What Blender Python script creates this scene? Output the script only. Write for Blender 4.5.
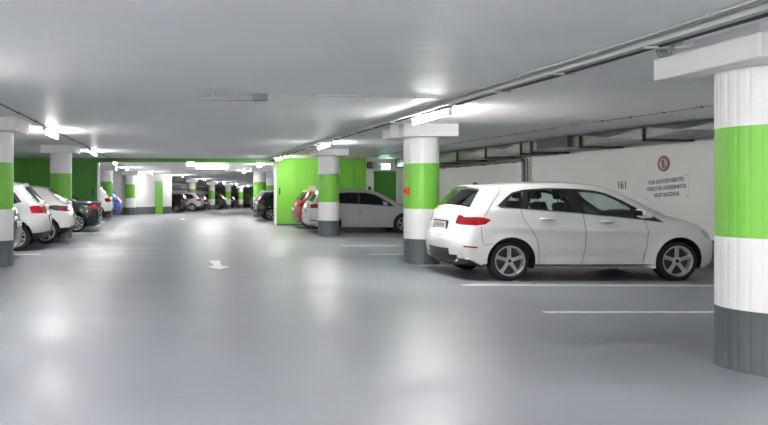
import bpy, bmesh, math, random
import numpy as np
from mathutils import Vector, Matrix, Euler
from mathutils.geometry import delaunay_2d_cdt

random.seed(7)
for o in list(bpy.data.objects):
    bpy.data.objects.remove(o, do_unlink=True)
scn = bpy.context.scene
COL = scn.collection

# ------------------------------------------------------------------ camera
F, VX, VY, H = 650.0, 177.0, 191.5, 1.46       # focal length in px, vanishing point, eye height
cam = bpy.data.cameras.new('camera')
cam.sensor_width = 36.0
cam.lens = F / 768.0 * 36.0
cam.shift_x = (384.0 - VX) / 768.0
cam.shift_y = -(212.5 - VY) / 768.0
cam.clip_end = 300
camo = bpy.data.objects.new('camera', cam)
camo.location = (0, 0, H)
camo.rotation_euler = (math.pi / 2, 0, 0)
COL.objects.link(camo)
scn.camera = camo

# ------------------------------------------------------------------ world, exposure
w = bpy.data.worlds.new('world')
scn.world = w
w.use_nodes = True
w.node_tree.nodes['Background'].inputs[0].default_value = (0.8, 0.85, 0.9, 1)
w.node_tree.nodes['Background'].inputs[1].default_value = 0.05
scn.view_settings.view_transform = 'Standard'
scn.view_settings.look = 'None'
scn.view_settings.gamma = 1
scn.view_settings.exposure = 2.50
TUBE = 34.0                                     # radiance of the fluorescent tubes

# ------------------------------------------------------------------ materials
def nt(m):
    m.use_nodes = True
    return m.node_tree, m.node_tree.nodes['Principled BSDF']

def mat(name, col, rough=0.5, metal=0.0, coat=0.0, spec=0.5, noise=0.0, nscale=6.0, bump=0.0, bscale=40.0, stretch=(1, 1, 1), rnoise=0.0):
    m = bpy.data.materials.new(name)
    t, p = nt(m)
    p.inputs['Base Color'].default_value = (*col, 1)
    p.inputs['Roughness'].default_value = rough
    p.inputs['Metallic'].default_value = metal
    p.inputs['Coat Weight'].default_value = coat
    p.inputs['Coat Roughness'].default_value = 0.04
    p.inputs['Specular IOR Level'].default_value = spec
    L = t.links
    tc = t.nodes.new('ShaderNodeTexCoord')
    mp = t.nodes.new('ShaderNodeMapping')
    mp.inputs['Scale'].default_value = stretch
    L.new(tc.outputs['Object'], mp.inputs['Vector'])
    if noise > 0 or rnoise > 0:
        n = t.nodes.new('ShaderNodeTexNoise')
        n.inputs['Scale'].default_value = nscale
        n.inputs['Detail'].default_value = 5
        L.new(mp.outputs[0], n.inputs['Vector'])
        if noise > 0:
            r = t.nodes.new('ShaderNodeMapRange')
            r.inputs[1].default_value = 0.3
            r.inputs[2].default_value = 0.7
            r.inputs[3].default_value = 1 - noise
            r.inputs[4].default_value = 1 + noise
            L.new(n.outputs['Fac'], r.inputs[0])
            mx = t.nodes.new('ShaderNodeVectorMath')
            mx.operation = 'SCALE'
            mx.inputs[0].default_value = col
            L.new(r.outputs[0], mx.inputs['Scale'])
            L.new(mx.outputs[0], p.inputs['Base Color'])
        if rnoise > 0:
            r = t.nodes.new('ShaderNodeMapRange')
            r.inputs[1].default_value = 0.3
            r.inputs[2].default_value = 0.7
            r.inputs[3].default_value = rough - rnoise
            r.inputs[4].default_value = rough + rnoise
            L.new(n.outputs['Fac'], r.inputs[0])
            L.new(r.outputs[0], p.inputs['Roughness'])
    if bump > 0:
        n2 = t.nodes.new('ShaderNodeTexNoise')
        n2.inputs['Scale'].default_value = bscale
        n2.inputs['Detail'].default_value = 4
        L.new(mp.outputs[0], n2.inputs['Vector'])
        b = t.nodes.new('ShaderNodeBump')
        b.inputs['Strength'].default_value = bump
        b.inputs['Distance'].default_value = 0.02
        L.new(n2.outputs['Fac'], b.inputs['Height'])
        L.new(b.outputs[0], p.inputs['Normal'])
    return m

def emis(name, col, strength):
    m = bpy.data.materials.new(name)
    t, p = nt(m)
    p.inputs['Base Color'].default_value = (*col, 1)
    p.inputs['Emission Color'].default_value = (*col, 1)
    p.inputs['Emission Strength'].default_value = strength
    return m

def glass(name, tint, clear):
    m = bpy.data.materials.new(name)
    m.use_nodes = True
    t = m.node_tree
    t.nodes.clear()
    out = t.nodes.new('ShaderNodeOutputMaterial')
    tr = t.nodes.new('ShaderNodeBsdfTransparent')
    tr.inputs[0].default_value = (*[c * clear for c in tint], 1)
    gl = t.nodes.new('ShaderNodeBsdfGlossy')
    gl.inputs['Roughness'].default_value = 0.02
    gl.inputs['Color'].default_value = (0.9, 0.95, 0.95, 1)
    lw = t.nodes.new('ShaderNodeLayerWeight')
    lw.inputs[0].default_value = 0.5
    pw = t.nodes.new('ShaderNodeMath'); pw.operation = 'POWER'; pw.inputs[1].default_value = 4.0
    t.links.new(lw.outputs['Facing'], pw.inputs[0])
    fr = t.nodes.new('ShaderNodeMath'); fr.operation = 'MULTIPLY_ADD'; fr.inputs[1].default_value = 0.9; fr.inputs[2].default_value = 0.05
    t.links.new(pw.outputs[0], fr.inputs[0])
    mx = t.nodes.new('ShaderNodeMixShader')
    t.links.new(fr.outputs[0], mx.inputs[0])
    t.links.new(tr.outputs[0], mx.inputs[1])
    t.links.new(gl.outputs[0], mx.inputs[2])
    t.links.new(mx.outputs[0], out.inputs[0])
    return m

def floor_material():
    m = mat('grey_epoxy_floor', (0.235, 0.247, 0.274), 0.41, spec=0.75, noise=0.13, nscale=0.9, stretch=(0.4, 1.3, 1), rnoise=0.09, bump=0.14, bscale=7)
    return m

M = {}
M['floor'] = floor_material()
M['white'] = mat('white_wall_paint', (0.68, 0.68, 0.665), 0.6, noise=0.03, nscale=1.2, bump=0.12, bscale=30)
M['ceil'] = mat('white_ceiling_paint', (0.90, 0.905, 0.915), 0.46, spec=0.35, noise=0.025, nscale=0.5, stretch=(0.35, 3, 1), bump=0.5, bscale=1.6)
M['colwhite'] = mat('white_column_paint', (0.80, 0.80, 0.80), 0.5, noise=0.03, nscale=3, bump=0.12, bscale=25)
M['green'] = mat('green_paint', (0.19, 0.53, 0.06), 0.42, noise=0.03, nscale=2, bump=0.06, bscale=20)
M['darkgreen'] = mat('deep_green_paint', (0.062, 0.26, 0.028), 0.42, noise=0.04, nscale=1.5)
M['grey'] = mat('grey_plinth_paint', (0.085, 0.098, 0.105), 0.45, noise=0.06, nscale=3)
M['line'] = mat('white_road_paint', (0.78, 0.79, 0.79), 0.5, noise=0.06, nscale=9)
M['steel'] = mat('galvanised_steel', (0.18, 0.185, 0.18), 0.40, metal=0.7, noise=0.25, nscale=1.6, rnoise=0.12)
M['darksteel'] = mat('dark_steel', (0.07, 0.07, 0.07), 0.5, metal=0.3)
M['pipe'] = mat('grey_pipe', (0.16, 0.165, 0.165), 0.45, metal=0.3)
M['cable'] = mat('black_cable', (0.025, 0.025, 0.028), 0.5)
M['conduit'] = mat('pale_grey_plastic', (0.52, 0.53, 0.53), 0.45)
M['trunk'] = mat('white_enamel', (0.72, 0.73, 0.73), 0.4)
M['tube'] = emis('fluorescent_tube', (1.0, 0.985, 0.96), TUBE)
M['exit'] = emis('exit_sign_glow', (0.62, 1.0, 0.88), 4.0)
M['exitmark'] = emis('exit_sign_green', (0.05, 0.55, 0.25), 1.5)
M['black'] = mat('black_plastic', (0.018, 0.018, 0.02), 0.45)
M['under'] = mat('underbody_black', (0.008, 0.008, 0.008), 0.8)
M['rubber'] = mat('tyre_rubber', (0.014, 0.014, 0.015), 0.7, bump=0.1, bscale=60)
M['alloy'] = mat('silver_alloy', (0.55, 0.56, 0.57), 0.3, metal=0.5)
M['dish'] = mat('brake_grey', (0.06, 0.06, 0.065), 0.5, metal=0.4)
M['chrome'] = mat('chrome', (0.75, 0.76, 0.78), 0.12, metal=1.0)
M['red'] = mat('red_lamp_lens', (0.26, 0.006, 0.012), 0.15, coat=0.6)
M['redbright'] = mat('red_lamp_lens_light', (0.36, 0.010, 0.014), 0.15, coat=0.4)
M['lens'] = mat('clear_lamp_lens', (0.32, 0.34, 0.36), 0.1, metal=0.4, coat=1)
M['plate'] = mat('plate_white', (0.62, 0.63, 0.62), 0.4)
M['seat'] = mat('black_fabric', (0.02, 0.024, 0.026), 0.8)
M['liner'] = mat('cabin_lining', (0.03, 0.032, 0.033), 0.8)
M['headliner'] = mat('roof_lining', (0.30, 0.30, 0.29), 0.8)
M['glass'] = glass('car_glass', (0.86, 0.97, 0.93), 0.93)
M['privacy'] = mat('dark_car_glass', (0.010, 0.013, 0.014), 0.08, spec=0.35)
M['rglass'] = glass('rear_glass', (0.85, 0.95, 0.92), 0.45)
M['orange'] = mat('red_orange_plastic', (0.80, 0.09, 0.03), 0.4)
M['signred'] = mat('sign_dark_red', (0.22, 0.03, 0.035), 0.4)
M['signgrey'] = mat('sign_grey', (0.38, 0.37, 0.36), 0.5)
M['signwhite'] = mat('sign_panel', (0.66, 0.665, 0.66), 0.4)
M['ink'] = mat('black_lettering', (0.06, 0.06, 0.06), 0.5)

def paint(name, col, metal=0.0, rough=0.3):
    return mat(name, col, rough, metal=metal, coat=0.5 if max(col) < 0.06 else 1.0)

# ------------------------------------------------------------------ helpers
def setp(o, label=None, cat=None, group=None, kind=None):
    if label: o['label'] = label
    if cat: o['category'] = cat
    if group: o['group'] = group
    if kind: o['kind'] = kind
    return o

def empty(name, loc=(0, 0, 0), rz=0.0, label=None, cat=None, group=None):
    o = bpy.data.objects.new(name, None)
    o.location = loc
    o.rotation_euler = (0, 0, rz)
    o.empty_display_size = 0.2
    COL.objects.link(o)
    return setp(o, label, cat, group)

def link(name, me, mats, parent=None):
    for m in (mats if isinstance(mats, (list, tuple)) else [mats]):
        me.materials.append(m)
    o = bpy.data.objects.new(name, me)
    COL.objects.link(o)
    if parent: o.parent = parent
    return o

def build(name, bm, mats, parent=None, smooth=False, angle=None):
    me = bpy.data.meshes.new(name)
    bmesh.ops.recalc_face_normals(bm, faces=bm.faces[:])
    bm.to_mesh(me)
    bm.free()
    if smooth:
        me.shade_smooth()
        if angle: me.set_sharp_from_angle(angle=math.radians(angle))
    return link(name, me, mats, parent)

def box(bm, x0, x1, y0, y1, z0, z1, mi=0, bev=0.0):
    g = bmesh.new()
    bmesh.ops.create_cube(g, size=1.0)
    for v in g.verts:
        v.co = Vector((x0 + (v.co.x + .5) * (x1 - x0), y0 + (v.co.y + .5) * (y1 - y0), z0 + (v.co.z + .5) * (z1 - z0)))
    if bev > 0:
        bmesh.ops.bevel(g, geom=g.edges[:], offset=bev, segments=2, affect='EDGES', profile=0.5)
    for f in g.faces: f.material_index = mi
    merge(bm, g)

def merge(bm, g, mtx=None):
    me = bpy.data.meshes.new('tmp')
    if mtx is not None: g.transform(mtx)
    g.to_mesh(me)
    g.free()
    bm.from_mesh(me)
    bpy.data.meshes.remove(me)

def tube(bm, pts, r, seg=8, mi=0, closed=False):
    pts = [Vector(p) for p in pts]
    rings = []
    n = len(pts)
    for i, p in enumerate(pts):
        if closed: d = pts[(i + 1) % n] - pts[i - 1]
        elif i == 0: d = pts[1] - p
        elif i == n - 1: d = p - pts[i - 1]
        else: d = (pts[i + 1] - p).normalized() + (p - pts[i - 1]).normalized()
        d.normalize()
        up = Vector((0, 0, 1)) if abs(d.z) < 0.95 else Vector((1, 0, 0))
        a = d.cross(up).normalized()
        b = a.cross(d).normalized()
        rr = r[i] if isinstance(r, (list, tuple)) else r
        rings.append([bm.verts.new(p + a * math.cos(2 * math.pi * k / seg) * rr + b * math.sin(2 * math.pi * k / seg) * rr) for k in range(seg)])
    m = n if closed else n - 1
    for i in range(m):
        A, B = rings[i], rings[(i + 1) % n]
        for k in range(seg):
            f = bm.faces.new((A[k], A[(k + 1) % seg], B[(k + 1) % seg], B[k]))
            f.material_index = mi
    if not closed:
        bm.faces.new(rings[0][::-1]).material_index = mi
        bm.faces.new(rings[-1]).material_index = mi

def lathe(bm, prof, seg=32, axis='z', c=(0, 0, 0), mi=0, close=False):
    """prof: list of (r, h)"""
    rings = []
    for r, h in prof:
        ring = []
        for k in range(seg):
            a = 2 * math.pi * k / seg
            x, y = r * math.cos(a), r * math.sin(a)
            if axis == 'z': p = (c[0] + x, c[1] + y, c[2] + h)
            elif axis == 'y': p = (c[0] + x, c[1] + h, c[2] + y)
            else: p = (c[0] + h, c[1] + x, c[2] + y)
            ring.append(bm.verts.new(p))
        rings.append(ring)
    fs = []
    for i in range(len(rings) - (0 if close else 1)):
        A, B = rings[i], rings[(i + 1) % len(rings)]
        for k in range(seg):
            f = bm.faces.new((A[k], A[(k + 1) % seg], B[(k + 1) % seg], B[k]))
            f.material_index = mi
            fs.append(f)
    if not close:
        if prof[0][0] > 1e-5: bm.faces.new(rings[0][::-1]).material_index = mi
        if prof[-1][0] > 1e-5: bm.faces.new(rings[-1]).material_index = mi
    return rings

def prism(bm, poly, z0, z1, mi=0, mtx=None):
    g = bmesh.new()
    a = [g.verts.new((p[0], p[1], z0)) for p in poly]
    b = [g.verts.new((p[0], p[1], z1)) for p in poly]
    g.faces.new(a[::-1]); g.faces.new(b)
    n = len(poly)
    for i in range(n):
        g.faces.new((a[i], a[(i + 1) % n], b[(i + 1) % n], b[i]))
    for f in g.faces: f.material_index = mi
    merge(bm, g, mtx)

def interp(x, xs, ys):
    return float(np.interp(x, xs, ys))

def ceil_z(X, Y):
    g = interp(Y, [-10, 5, 13, 21, 28], [0.2, 0.2, 0.10, 0.05, 0.03])
    z = 2.90 - g * min(max((X + 3.6) / 8.6, 0.0), 1.6)
    if Y > 36: z -= 0.014 * (Y - 36)
    return z

def floor_z(Y):
    return -0.014 * (Y - 36) if Y > 36 else 0.0

def on_floor(px, py):
    D = F * H / (py - VY)
    return ((px - VX) * D / F, D)

# ------------------------------------------------------------------ structure
def struct(name, bm, mats):
    return setp(build(name, bm, mats), kind='structure')

def grid_surface(fn, xs, ys, thick, name, m):
    bm = bmesh.new()
    top = [[bm.verts.new((x, y, fn(x, y))) for x in xs] for y in ys]
    bot = [[bm.verts.new((x, y, fn(x, y) + thick)) for x in xs] for y in ys]
    for g in (top, bot):
        for j in range(len(ys) - 1):
            for i in range(len(xs) - 1):
                bm.faces.new((g[j][i], g[j][i + 1], g[j + 1][i + 1], g[j + 1][i]))
    for j in range(len(ys) - 1):
        for i in (0, len(xs) - 1):
            bm.faces.new((top[j][i], top[j + 1][i], bot[j + 1][i], bot[j][i]))
    for i in range(len(xs) - 1):
        for j in (0, len(ys) - 1):
            bm.faces.new((top[j][i], top[j][i + 1], bot[j][i + 1], bot[j][i]))
    o = struct(name, bm, m)
    o.data.shade_smooth()
    o.data.set_sharp_from_angle(angle=math.radians(30))
    return o

XS = [-9, -6, -3.6, 0, 5, 10.6, 16, 32]
YS = [-14, -9, -4, 0, 3, 5, 7, 9, 11, 13, 17, 21, 24.5, 28, 32, 36, 44, 60, 80, 97]
grid_surface(lambda x, y: floor_z(y), XS, YS, -0.2, 'floor', M['floor'])
grid_surface(ceil_z, XS, YS, 0.25, 'ceiling', M['ceil'])

def wall(name, p, q, z0=-0.02, z1=3.0, t=0.2, mats=None, base=None, side=1, extra=None):
    """upright slab from p to q; bands: list of (z0, z1, material index)"""
    p = Vector((*p, 0)); q = Vector((*q, 0))
    d = (q - p); L = d.length; d.normalize()
    n = Vector((-d.y, d.x, 0)) * side
    bm = bmesh.new()
    cuts = [(z0, z1, 0)] if extra is None else extra
    for a, b, mi in cuts:
        N = max(1, int(L / 4))
        c = [p, q, q + n * t, p + n * t]
        va = [bm.verts.new((v.x, v.y, a + floor_z(v.y))) for v in c]
        vb = [bm.verts.new((v.x, v.y, b + floor_z(v.y))) for v in c]
        for i in range(4):
            bm.faces.new((va[i], va[(i + 1) % 4], vb[(i + 1) % 4], vb[i])).material_index = mi
        bm.faces.new(va[::-1]).material_index = mi
        bm.faces.new(vb).material_index = mi
    return struct(name, bm, mats)

WB = [(-0.02, 0.52, 1), (0.52, 2.99, 0)]
wall('wall_right', (10.3, -13), (10.3, 28.0), mats=[M['white'], M['grey']], side=-1, extra=WB)
wall('wall_left', (-8.3, 28.0), (-8.3, -13), mats=[M['white'], M['grey']], side=-1, extra=WB)
wall('wall_back', (-8.5, -13), (10.5, -13), mats=[M['white'], M['grey']], side=-1, extra=WB)
wall('wall_far_left', (-8.3, 42.0), (-3.0, 43.6), mats=[M['white'], M['grey']], side=1, extra=WB)
wall('wall_far_diagonal', (-3.0, 43.6), (-0.45, 48.5), mats=[M['white'], M['grey']], side=1, extra=WB)
wall('wall_recess', (-0.45, 48.5), (-6.2, 50.1), mats=[M['white'], M['grey']], side=-1, extra=WB)
wall('wall_far_row', (-6.2, 50.1), (6.6, 96), mats=[M['white'], M['grey']], side=1, extra=WB)
wall('wall_far', (5.5, 93.5), (31, 90.5), mats=[M['white'], M['grey'], M['green']], side=1, extra=[(-0.02, 0.52, 1), (0.52, 1.15, 0), (1.15, 2.05, 2), (2.05, 2.99, 0)])
wall('wall_side_room_left', (-8.3, 28.2), (-8.3, 42.2), mats=[M['white'], M['grey']], side=1, extra=WB)
wall('wall_side_room_right', (12.2, 28.2), (29.5, 91), mats=[M['white'], M['grey']], side=-1, extra=WB)

# green fire walls at Y = 28 with an opening, and the downstand beam over it
def green_wall(name, x0, x1, seams, edge_x, m):
    bm = bmesh.new()
    box(bm, x0, x1, 28.0, 28.2, -0.02, 2.98, 0)
    for s in seams:                       # raised vertical seams of the sliding panels
        box(bm, s - 0.012, s + 0.012, 27.985, 28.0, 0.05, 2.72, 0)
    box(bm, edge_x - 0.045, edge_x + 0.045, 27.975, 28.21, 0.0, 2.71, 1)
    box(bm, x0, x1, 27.99, 28.0, 0.0, 0.07, 2)
    return struct(name, bm, [m, M['colwhite'], M['grey']])
green_wall('wall_green_right', 4.22, 8.15, [5.1, 6.05, 7.05, 7.6], 4.24, M['green'])
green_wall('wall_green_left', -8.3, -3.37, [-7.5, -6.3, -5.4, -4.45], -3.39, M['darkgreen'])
bm = bmesh.new()
box(bm, 8.15, 8.42, 28.0, 28.2, -0.02, 2.98)
box(bm, 9.5, 12.3, 28.0, 28.2, -0.02, 2.98)
box(bm, 8.42, 9.5, 28.0, 28.2, 2.36, 2.98)
struct('wall_door_surround', bm, M['white'])
bm = bmesh.new()
box(bm, -3.37, 4.22, 27.97, 28.22, 2.73, 2.93)
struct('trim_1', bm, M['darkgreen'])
# door in the right corner
d = setp(build('door_1', (lambda b: (box(b, 8.44, 9.48, 28.06, 28.11, 0.0, 2.34), b)[1])(bmesh.new()), M['darkgreen']), kind='structure')
bm = bmesh.new()
for a in (8.42, 9.46): box(bm, a, a + 0.05, 27.97, 28.1, 0, 2.38)
box(bm, 8.42, 9.51, 27.97, 28.1, 2.33, 2.39)
build('door_frame', bm, M['trunk'], d)
bm = bmesh.new()
tube(bm, [(8.55, 28.06, 1.05), (8.55, 28.0, 1.05), (8.68, 28.0, 1.05)], 0.012)
build('door_handle', bm, M['chrome'], d, True)
# door leaf on the diagonal far wall (green, folded)
bm = bmesh.new()
p = Vector((-1.57, 46.35)); q = Vector((-1.09, 47.27)); dd = (q - p).normalized(); nn = Vector((dd.y, -dd.x))
for k in range(3):
    a = p + dd * (0.345 * k); b = p + dd * (0.345 * k + 0.33)
    c = [a + nn * 0.01, b + nn * 0.01, b + nn * 0.07, a + nn * 0.07]
    prism(bm, c, floor_z(46.5) + 0.02, floor_z(46.5) + 2.36)
setp(build('door_2', bm, M['green']), kind='structure')

# ------------------------------------------------------------------ columns
def column(X, Y, r=0.345, capb=None, cap=(0.54, 0.54), arms=False, bands=(0.5, 1.11, 2.03), label='', group=None, seed=1, name='column', hascap=True, groove=0.0012):
    z0 = floor_z(Y); zc = ceil_z(X, Y)
    t = empty(name, (X, Y, z0), 0, label, 'column', group)
    zc -= z0
    if capb is None: capb = zc - 0.27
    rnd = random.Random(seed)
    bm = bmesh.new()
    NB = 26
    zs = [0.0, 0.012, bands[0], bands[1], bands[2], capb + 0.01]
    offs = [rnd.uniform(-1.0, 1.0) * groove for _ in range(NB)]
    prof = []
    for i in range(NB):
        a0 = 2 * math.pi * i / NB
        a1 = 2 * math.pi * (i + 1) / NB
        for fr, do in ((0.03, -groove), (0.09, 0), (0.35, 0.0005), (0.65, 0.0005), (0.91, 0), (0.97, -groove)):
            a = a0 + (a1 - a0) * fr
            prof.append((a, r + offs[i] + do))
    rings = []
    for z in zs:
        rr = 0.004 if z == 0.0 else 0.0
        rings.append([bm.verts.new(((p_[1] + rr) * math.cos(p_[0]), (p_[1] + rr) * math.sin(p_[0]), z)) for p_ in prof])
    mi = [2, 2, 0, 1, 0]
    n = len(prof)
    for j in range(len(zs) - 1):
        for k in range(n):
            bm.faces.new((rings[j][k], rings[j][(k + 1) % n], rings[j + 1][(k + 1) % n], rings[j + 1][k])).material_index = mi[j]
    bm.faces.new(rings[0][::-1]); bm.faces.new(rings[-1])
    build('shaft', bm, [M['colwhite'], M['green'], M['grey']], t, True, 50)
    if hascap:
        bm = bmesh.new()
        box(bm, -cap[0], cap[0], -cap[1], cap[1], capb, zc + 0.06, 0, 0.015)
        if arms:
            box(bm, -cap[0] - 0.17, -cap[0] + 0.02, -0.22, 0.3, capb - 0.005, zc + 0.04, 0, 0.012)
            box(bm, -0.25, 0.25, cap[1] - 0.02, cap[1] + 0.15, capb - 0.005, zc + 0.04, 0, 0.012)
        build('capital', bm, M['colwhite'], t)
    return t

column(4.88, 5.36, 0.345, 2.46, (0.56, 0.54), bands=(0.50, 1.085, 1.99), label='large white and green round column in the right foreground, cut by the frame edge', seed=3, groove=0.002)
column(5.02, 13.36, 0.345, 2.55, arms=True, label='round column with a red alarm box, left of the white parked hatchback', seed=4)
column(5.05, 21.66, 0.345, 2.63, label='round column in front of the silver estate car', seed=5)
column(4.78, 37.6, 0.36, 2.6, label='round column just left of the black car behind the green wall', seed=6)
column(6.65, 46.0, label='far round column almost hidden between black car and green wall edge', seed=7)
column(-3.6, 12.9, 0.345, 2.62, label='round column cut by the left edge of the frame', seed=8)
column(-3.68, 20.6, 0.345, 2.66, label='round column between the white and the black car on the left', seed=9)
column(-3.98, 36.6, label='round column between the white car and the blue car on the far left', seed=10)
column(-3.1, 43.2, label='round column before the brightly lit white wall', seed=11)
column(1.38, 60, label='far round column, first of the receding row right of the folded green door', seed=12)
column(3.63, 68, label='far round column, second of the receding row right of the folded green door', seed=13)
column(5.95, 76, label='far round column, third of the receding row right of the folded green door', seed=14)
column(8.1, 83, label='far round column, last and smallest of the receding row', seed=15)

# ------------------------------------------------------------------ luminaires
def luminaire(X, Y, rz, length=1.5, label='', group=None, drop=0.0, lit=True):
    hx, hy = abs(math.sin(rz)) * length / 2 + 0.05, abs(math.cos(rz)) * length / 2 + 0.02
    zc = min(ceil_z(X + a, Y + b) for a in (-hx, hx) for b in (-hy, hy)) - drop - 0.004
    t = empty('tube_luminaire', (X, Y, zc), rz, label, 'ceiling light', group)
    h = length / 2
    bm = bmesh.new()
    box(bm, -0.048, 0.048, -h, h, -0.05, 0.0, 0, 0.006)
    for s in (-1, 1): box(bm, -0.03, 0.03, s * h - 0.012, s * h + 0.012, -0.145, 0.0, 0, 0.006)
    build('housing', bm, M['trunk'], t)
    bm = bmesh.new()
    tube(bm, [(0, -h + 0.02, -0.10), (0, h - 0.02, -0.10)], 0.036, 12)
    build('tube', bm, M['tube'], t, True, 50)
    return t

G1 = 'tube lights along the right column row'
G2 = 'tube lights along the left column row'
for i, (Y, lb) in enumerate([(2.6, ''), (-5.2, ''), (10.65, 'lit tube light above the column beside the white hatchback'), (18.3, 'lit tube light above the column in front of the silver estate'),
                             (26.4, 'lit tube light near the top left corner of the green wall on the right')]):
    luminaire(4.16, Y, 0, label=lb or 'tube light on the right row behind the viewpoint', group=G1)
for Y, lb in [(33.6, 'far tube light, first one behind the green beam on the right row'), (41.2, 'far tube light, second one behind the green beam on the right row')]:
    luminaire(4.3, Y, 0, label=lb, group=G1)
for Y, lb in [(-0.6, ''), (-8, ''), (7.0, ''), (15.2, 'lit tube light nearest on the left, right of the cut-off column'), (22.9, 'lit tube light above the black car on the left'),
              (30.6, 'tube light just behind the green beam on the left'), (38, 'tube light behind the green beam, left of the bright white wall')]:
    luminaire(-2.95, Y, 0, label=lb or 'tube light on the left row behind the viewpoint', group=G2)
luminaire(1.95, 36.3, math.pi / 2, 1.75, 'crosswise tube light behind the green beam, right of the exit sign')
for n_, (X, Y) in enumerate([(-1.7, 43.6), (0.44, 48.5), (2.46, 57), (4.7, 65), (6.7, 73), (8.9, 81)]):
    luminaire(X, Y, 0, 1.2, ['tube light right against the bright white wall', 'far tube light in front of the black car beside the white pillar',
              'far tube light between the first and second far columns', 'far tube light between the second and third far columns',
              'far tube light by the third far column', 'farthest and smallest tube light of the receding row'][n_], 'tube lights of the far receding row')
for X, Y in [(9.5, 52), (12, 62), (15, 75)]:
    luminaire(X, Y, 0, 1.2, 'far tube light hidden behind the green wall on the right', 'hidden far tube lights')

for X, Y, rz in [(-2.95, 3.2, 0), (-0.4, 0.8, math.pi / 2), (-0.4, -4.5, math.pi / 2), (-0.4, -9.5, math.pi / 2)]:  # added out-of-view lamps, put in to brighten the foreground and left ceiling
    luminaire(X, Y, rz, label='added unseen tube light outside the view, brightening the foreground and ceiling', group='added unseen fill lights')

# unlit fixture across the ceiling of the aisle, with a cable run to the right rail
Yf = 9.05
zf = ceil_z(0.8, Yf)
t = empty('ceiling_fixture', (0.85, Yf, zf), 0, 'unlit slim grey fixture mounted crosswise on the middle of the ceiling', 'ceiling fixture')
bm = bmesh.new(); box(bm, -0.47, 0.22, -0.035, 0.035, -0.095, -0.045, 0, 0.005)
build('bar', bm, mat('aged_grey_plastic', (0.36, 0.36, 0.35), 0.5), t)
bm = bmesh.new(); box(bm, 0.2, 0.41, -0.06, 0.06, -0.10, 0.0, 0, 0.01)
build('ballast_box', bm, mat('dull_grey_metal', (0.25, 0.26, 0.26), 0.5, metal=0.3), t)
for x in (-0.35, 0.1):
    bm = bmesh.new(); box(bm, x - 0.01, x + 0.01, -0.012, 0.012, -0.05, 0.0)
    build('bracket', bm, M['conduit'], t)
bm = bmesh.new()
tube(bm, [(x, Yf, ceil_z(x, Yf) - 0.012) for x in np.linspace(1.28, 3.85, 8)], 0.007, 6)
for x in (1.9, 2.6, 3.3): box(bm, x - 0.012, x + 0.012, Yf - 0.02, Yf + 0.02, ceil_z(x, Yf) - 0.026, ceil_z(x, Yf) + 0.01)
setp(build('ceiling_cable', bm, M['conduit']), 'thin grey cable crossing the ceiling from the unlit fixture to the right rail', 'cable')

# ------------------------------------------------------------------ rails and cables
def run(name, X, dz, r, m, y0, y1, label, cat, parent=None, shape='tube', wd=0.05, clips=None, sag=0):
    bm = bmesh.new()
    ys = sorted(set([y0, y1] + [y for y in np.arange(math.ceil(y0), y1, 1.0)]))
    if shape == 'tube':
        tube(bm, [(X, y, ceil_z(X, y) - dz - (sag * (0.5 + 0.5 * math.sin(y * 2.1)))) for y in ys], r, 8)
    else:
        rings = []
        for y in ys:
            z = ceil_z(X, y) - dz
            rings.append([bm.verts.new(c) for c in ((X - wd, y, z - r), (X + wd, y, z - r), (X + wd, y, z + r), (X - wd, y, z + r))])
        for A, B in zip(rings, rings[1:]):
            for k in range(4): bm.faces.new((A[k], A[(k + 1) % 4], B[(k + 1) % 4], B[k]))
        bm.faces.new(rings[0]); bm.faces.new(rings[-1])
    if clips:
        for y in np.arange(y0 + 0.6, y1, clips):
            z = ceil_z(X, y)
            box(bm, X - wd - 0.012, X + wd + 0.012, y - 0.012, y + 0.012, z - dz - r - 0.006, z + 0.005)
    o = build(name, bm, m, parent, shape == 'tube', 50)
    if label: setp(o, label, cat)
    return o

tr = empty('light_rail', (0, 0, 0), 0, 'long pale grey rail with conduits and cable running along the ceiling by the right columns', 'cable rail')
run('trunking', 4.055, 0.022, 0.02, M['trunk'], -12.9, 27.9, None, None, tr, 'box', 0.03)
run('cable_tray', 3.935, 0.032, 0.028, M['conduit'], -12.9, 27.9, None, None, tr, 'box', 0.04)
run('cable', 4.0, 0.056, 0.017, M['cable'], -12.9, 27.9, None, None, tr, 'tube', sag=0.012)
run('conduit', 3.78, 0.016, 0.012, M['conduit'], -12.9, 27.9, None, None, tr, 'tube', clips=1.3, wd=0.014)
run('conduit', 3.84, 0.016, 0.010, M['conduit'], -12.9, 27.9, None, None, tr, 'tube')
for y in np.arange(1.5, 27, 1.3):
    z = ceil_z(4.06, y)
    bm = bmesh.new()
    box(bm, 3.89, 4.095, y - 0.02, y + 0.02, z - 0.078, z - 0.062)
    box(bm, 4.083, 4.095, y - 0.02, y + 0.02, z - 0.078, z - 0.002)
    build('bracket', bm, M['trunk'], tr)
# junction box and wire cage bulkhead lamp just before the near capital
zc = ceil_z(4.1, 5.2)
bm = bmesh.new()
box(bm, 4.105, 4.20, 5.27, 5.37, zc - 0.085, zc - 0.008, 0, 0.01)
setp(build('junction_box', bm, M['trunk']), 'small white junction box under the ceiling rail at the near column', 'junction box')
t = empty('cage_lamp', (4.15, 5.52, zc - 0.045), 0, 'small unlit bulkhead lamp in a wire cage on the rail by the near column', 'cage lamp')
bm = bmesh.new(); box(bm, -0.035, 0.035, -0.08, 0.08, -0.02, 0.035, 0, 0.01); build('base', bm, M['conduit'], t)
bm = bmesh.new()
for k in range(-1, 2):
    yy = k * 0.045
    tube(bm, [(0.042 * math.cos(a), yy, -0.015 - 0.055 * math.sin(a)) for a in np.linspace(0, math.pi, 9)], 0.003, 5)
for zz, xx in ((-0.068, 0.0),):
    tube(bm, [(xx, -0.075, -0.02), (xx, -0.06, zz), (xx, 0.06, zz), (xx, 0.075, -0.02)], 0.003, 5)
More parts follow.
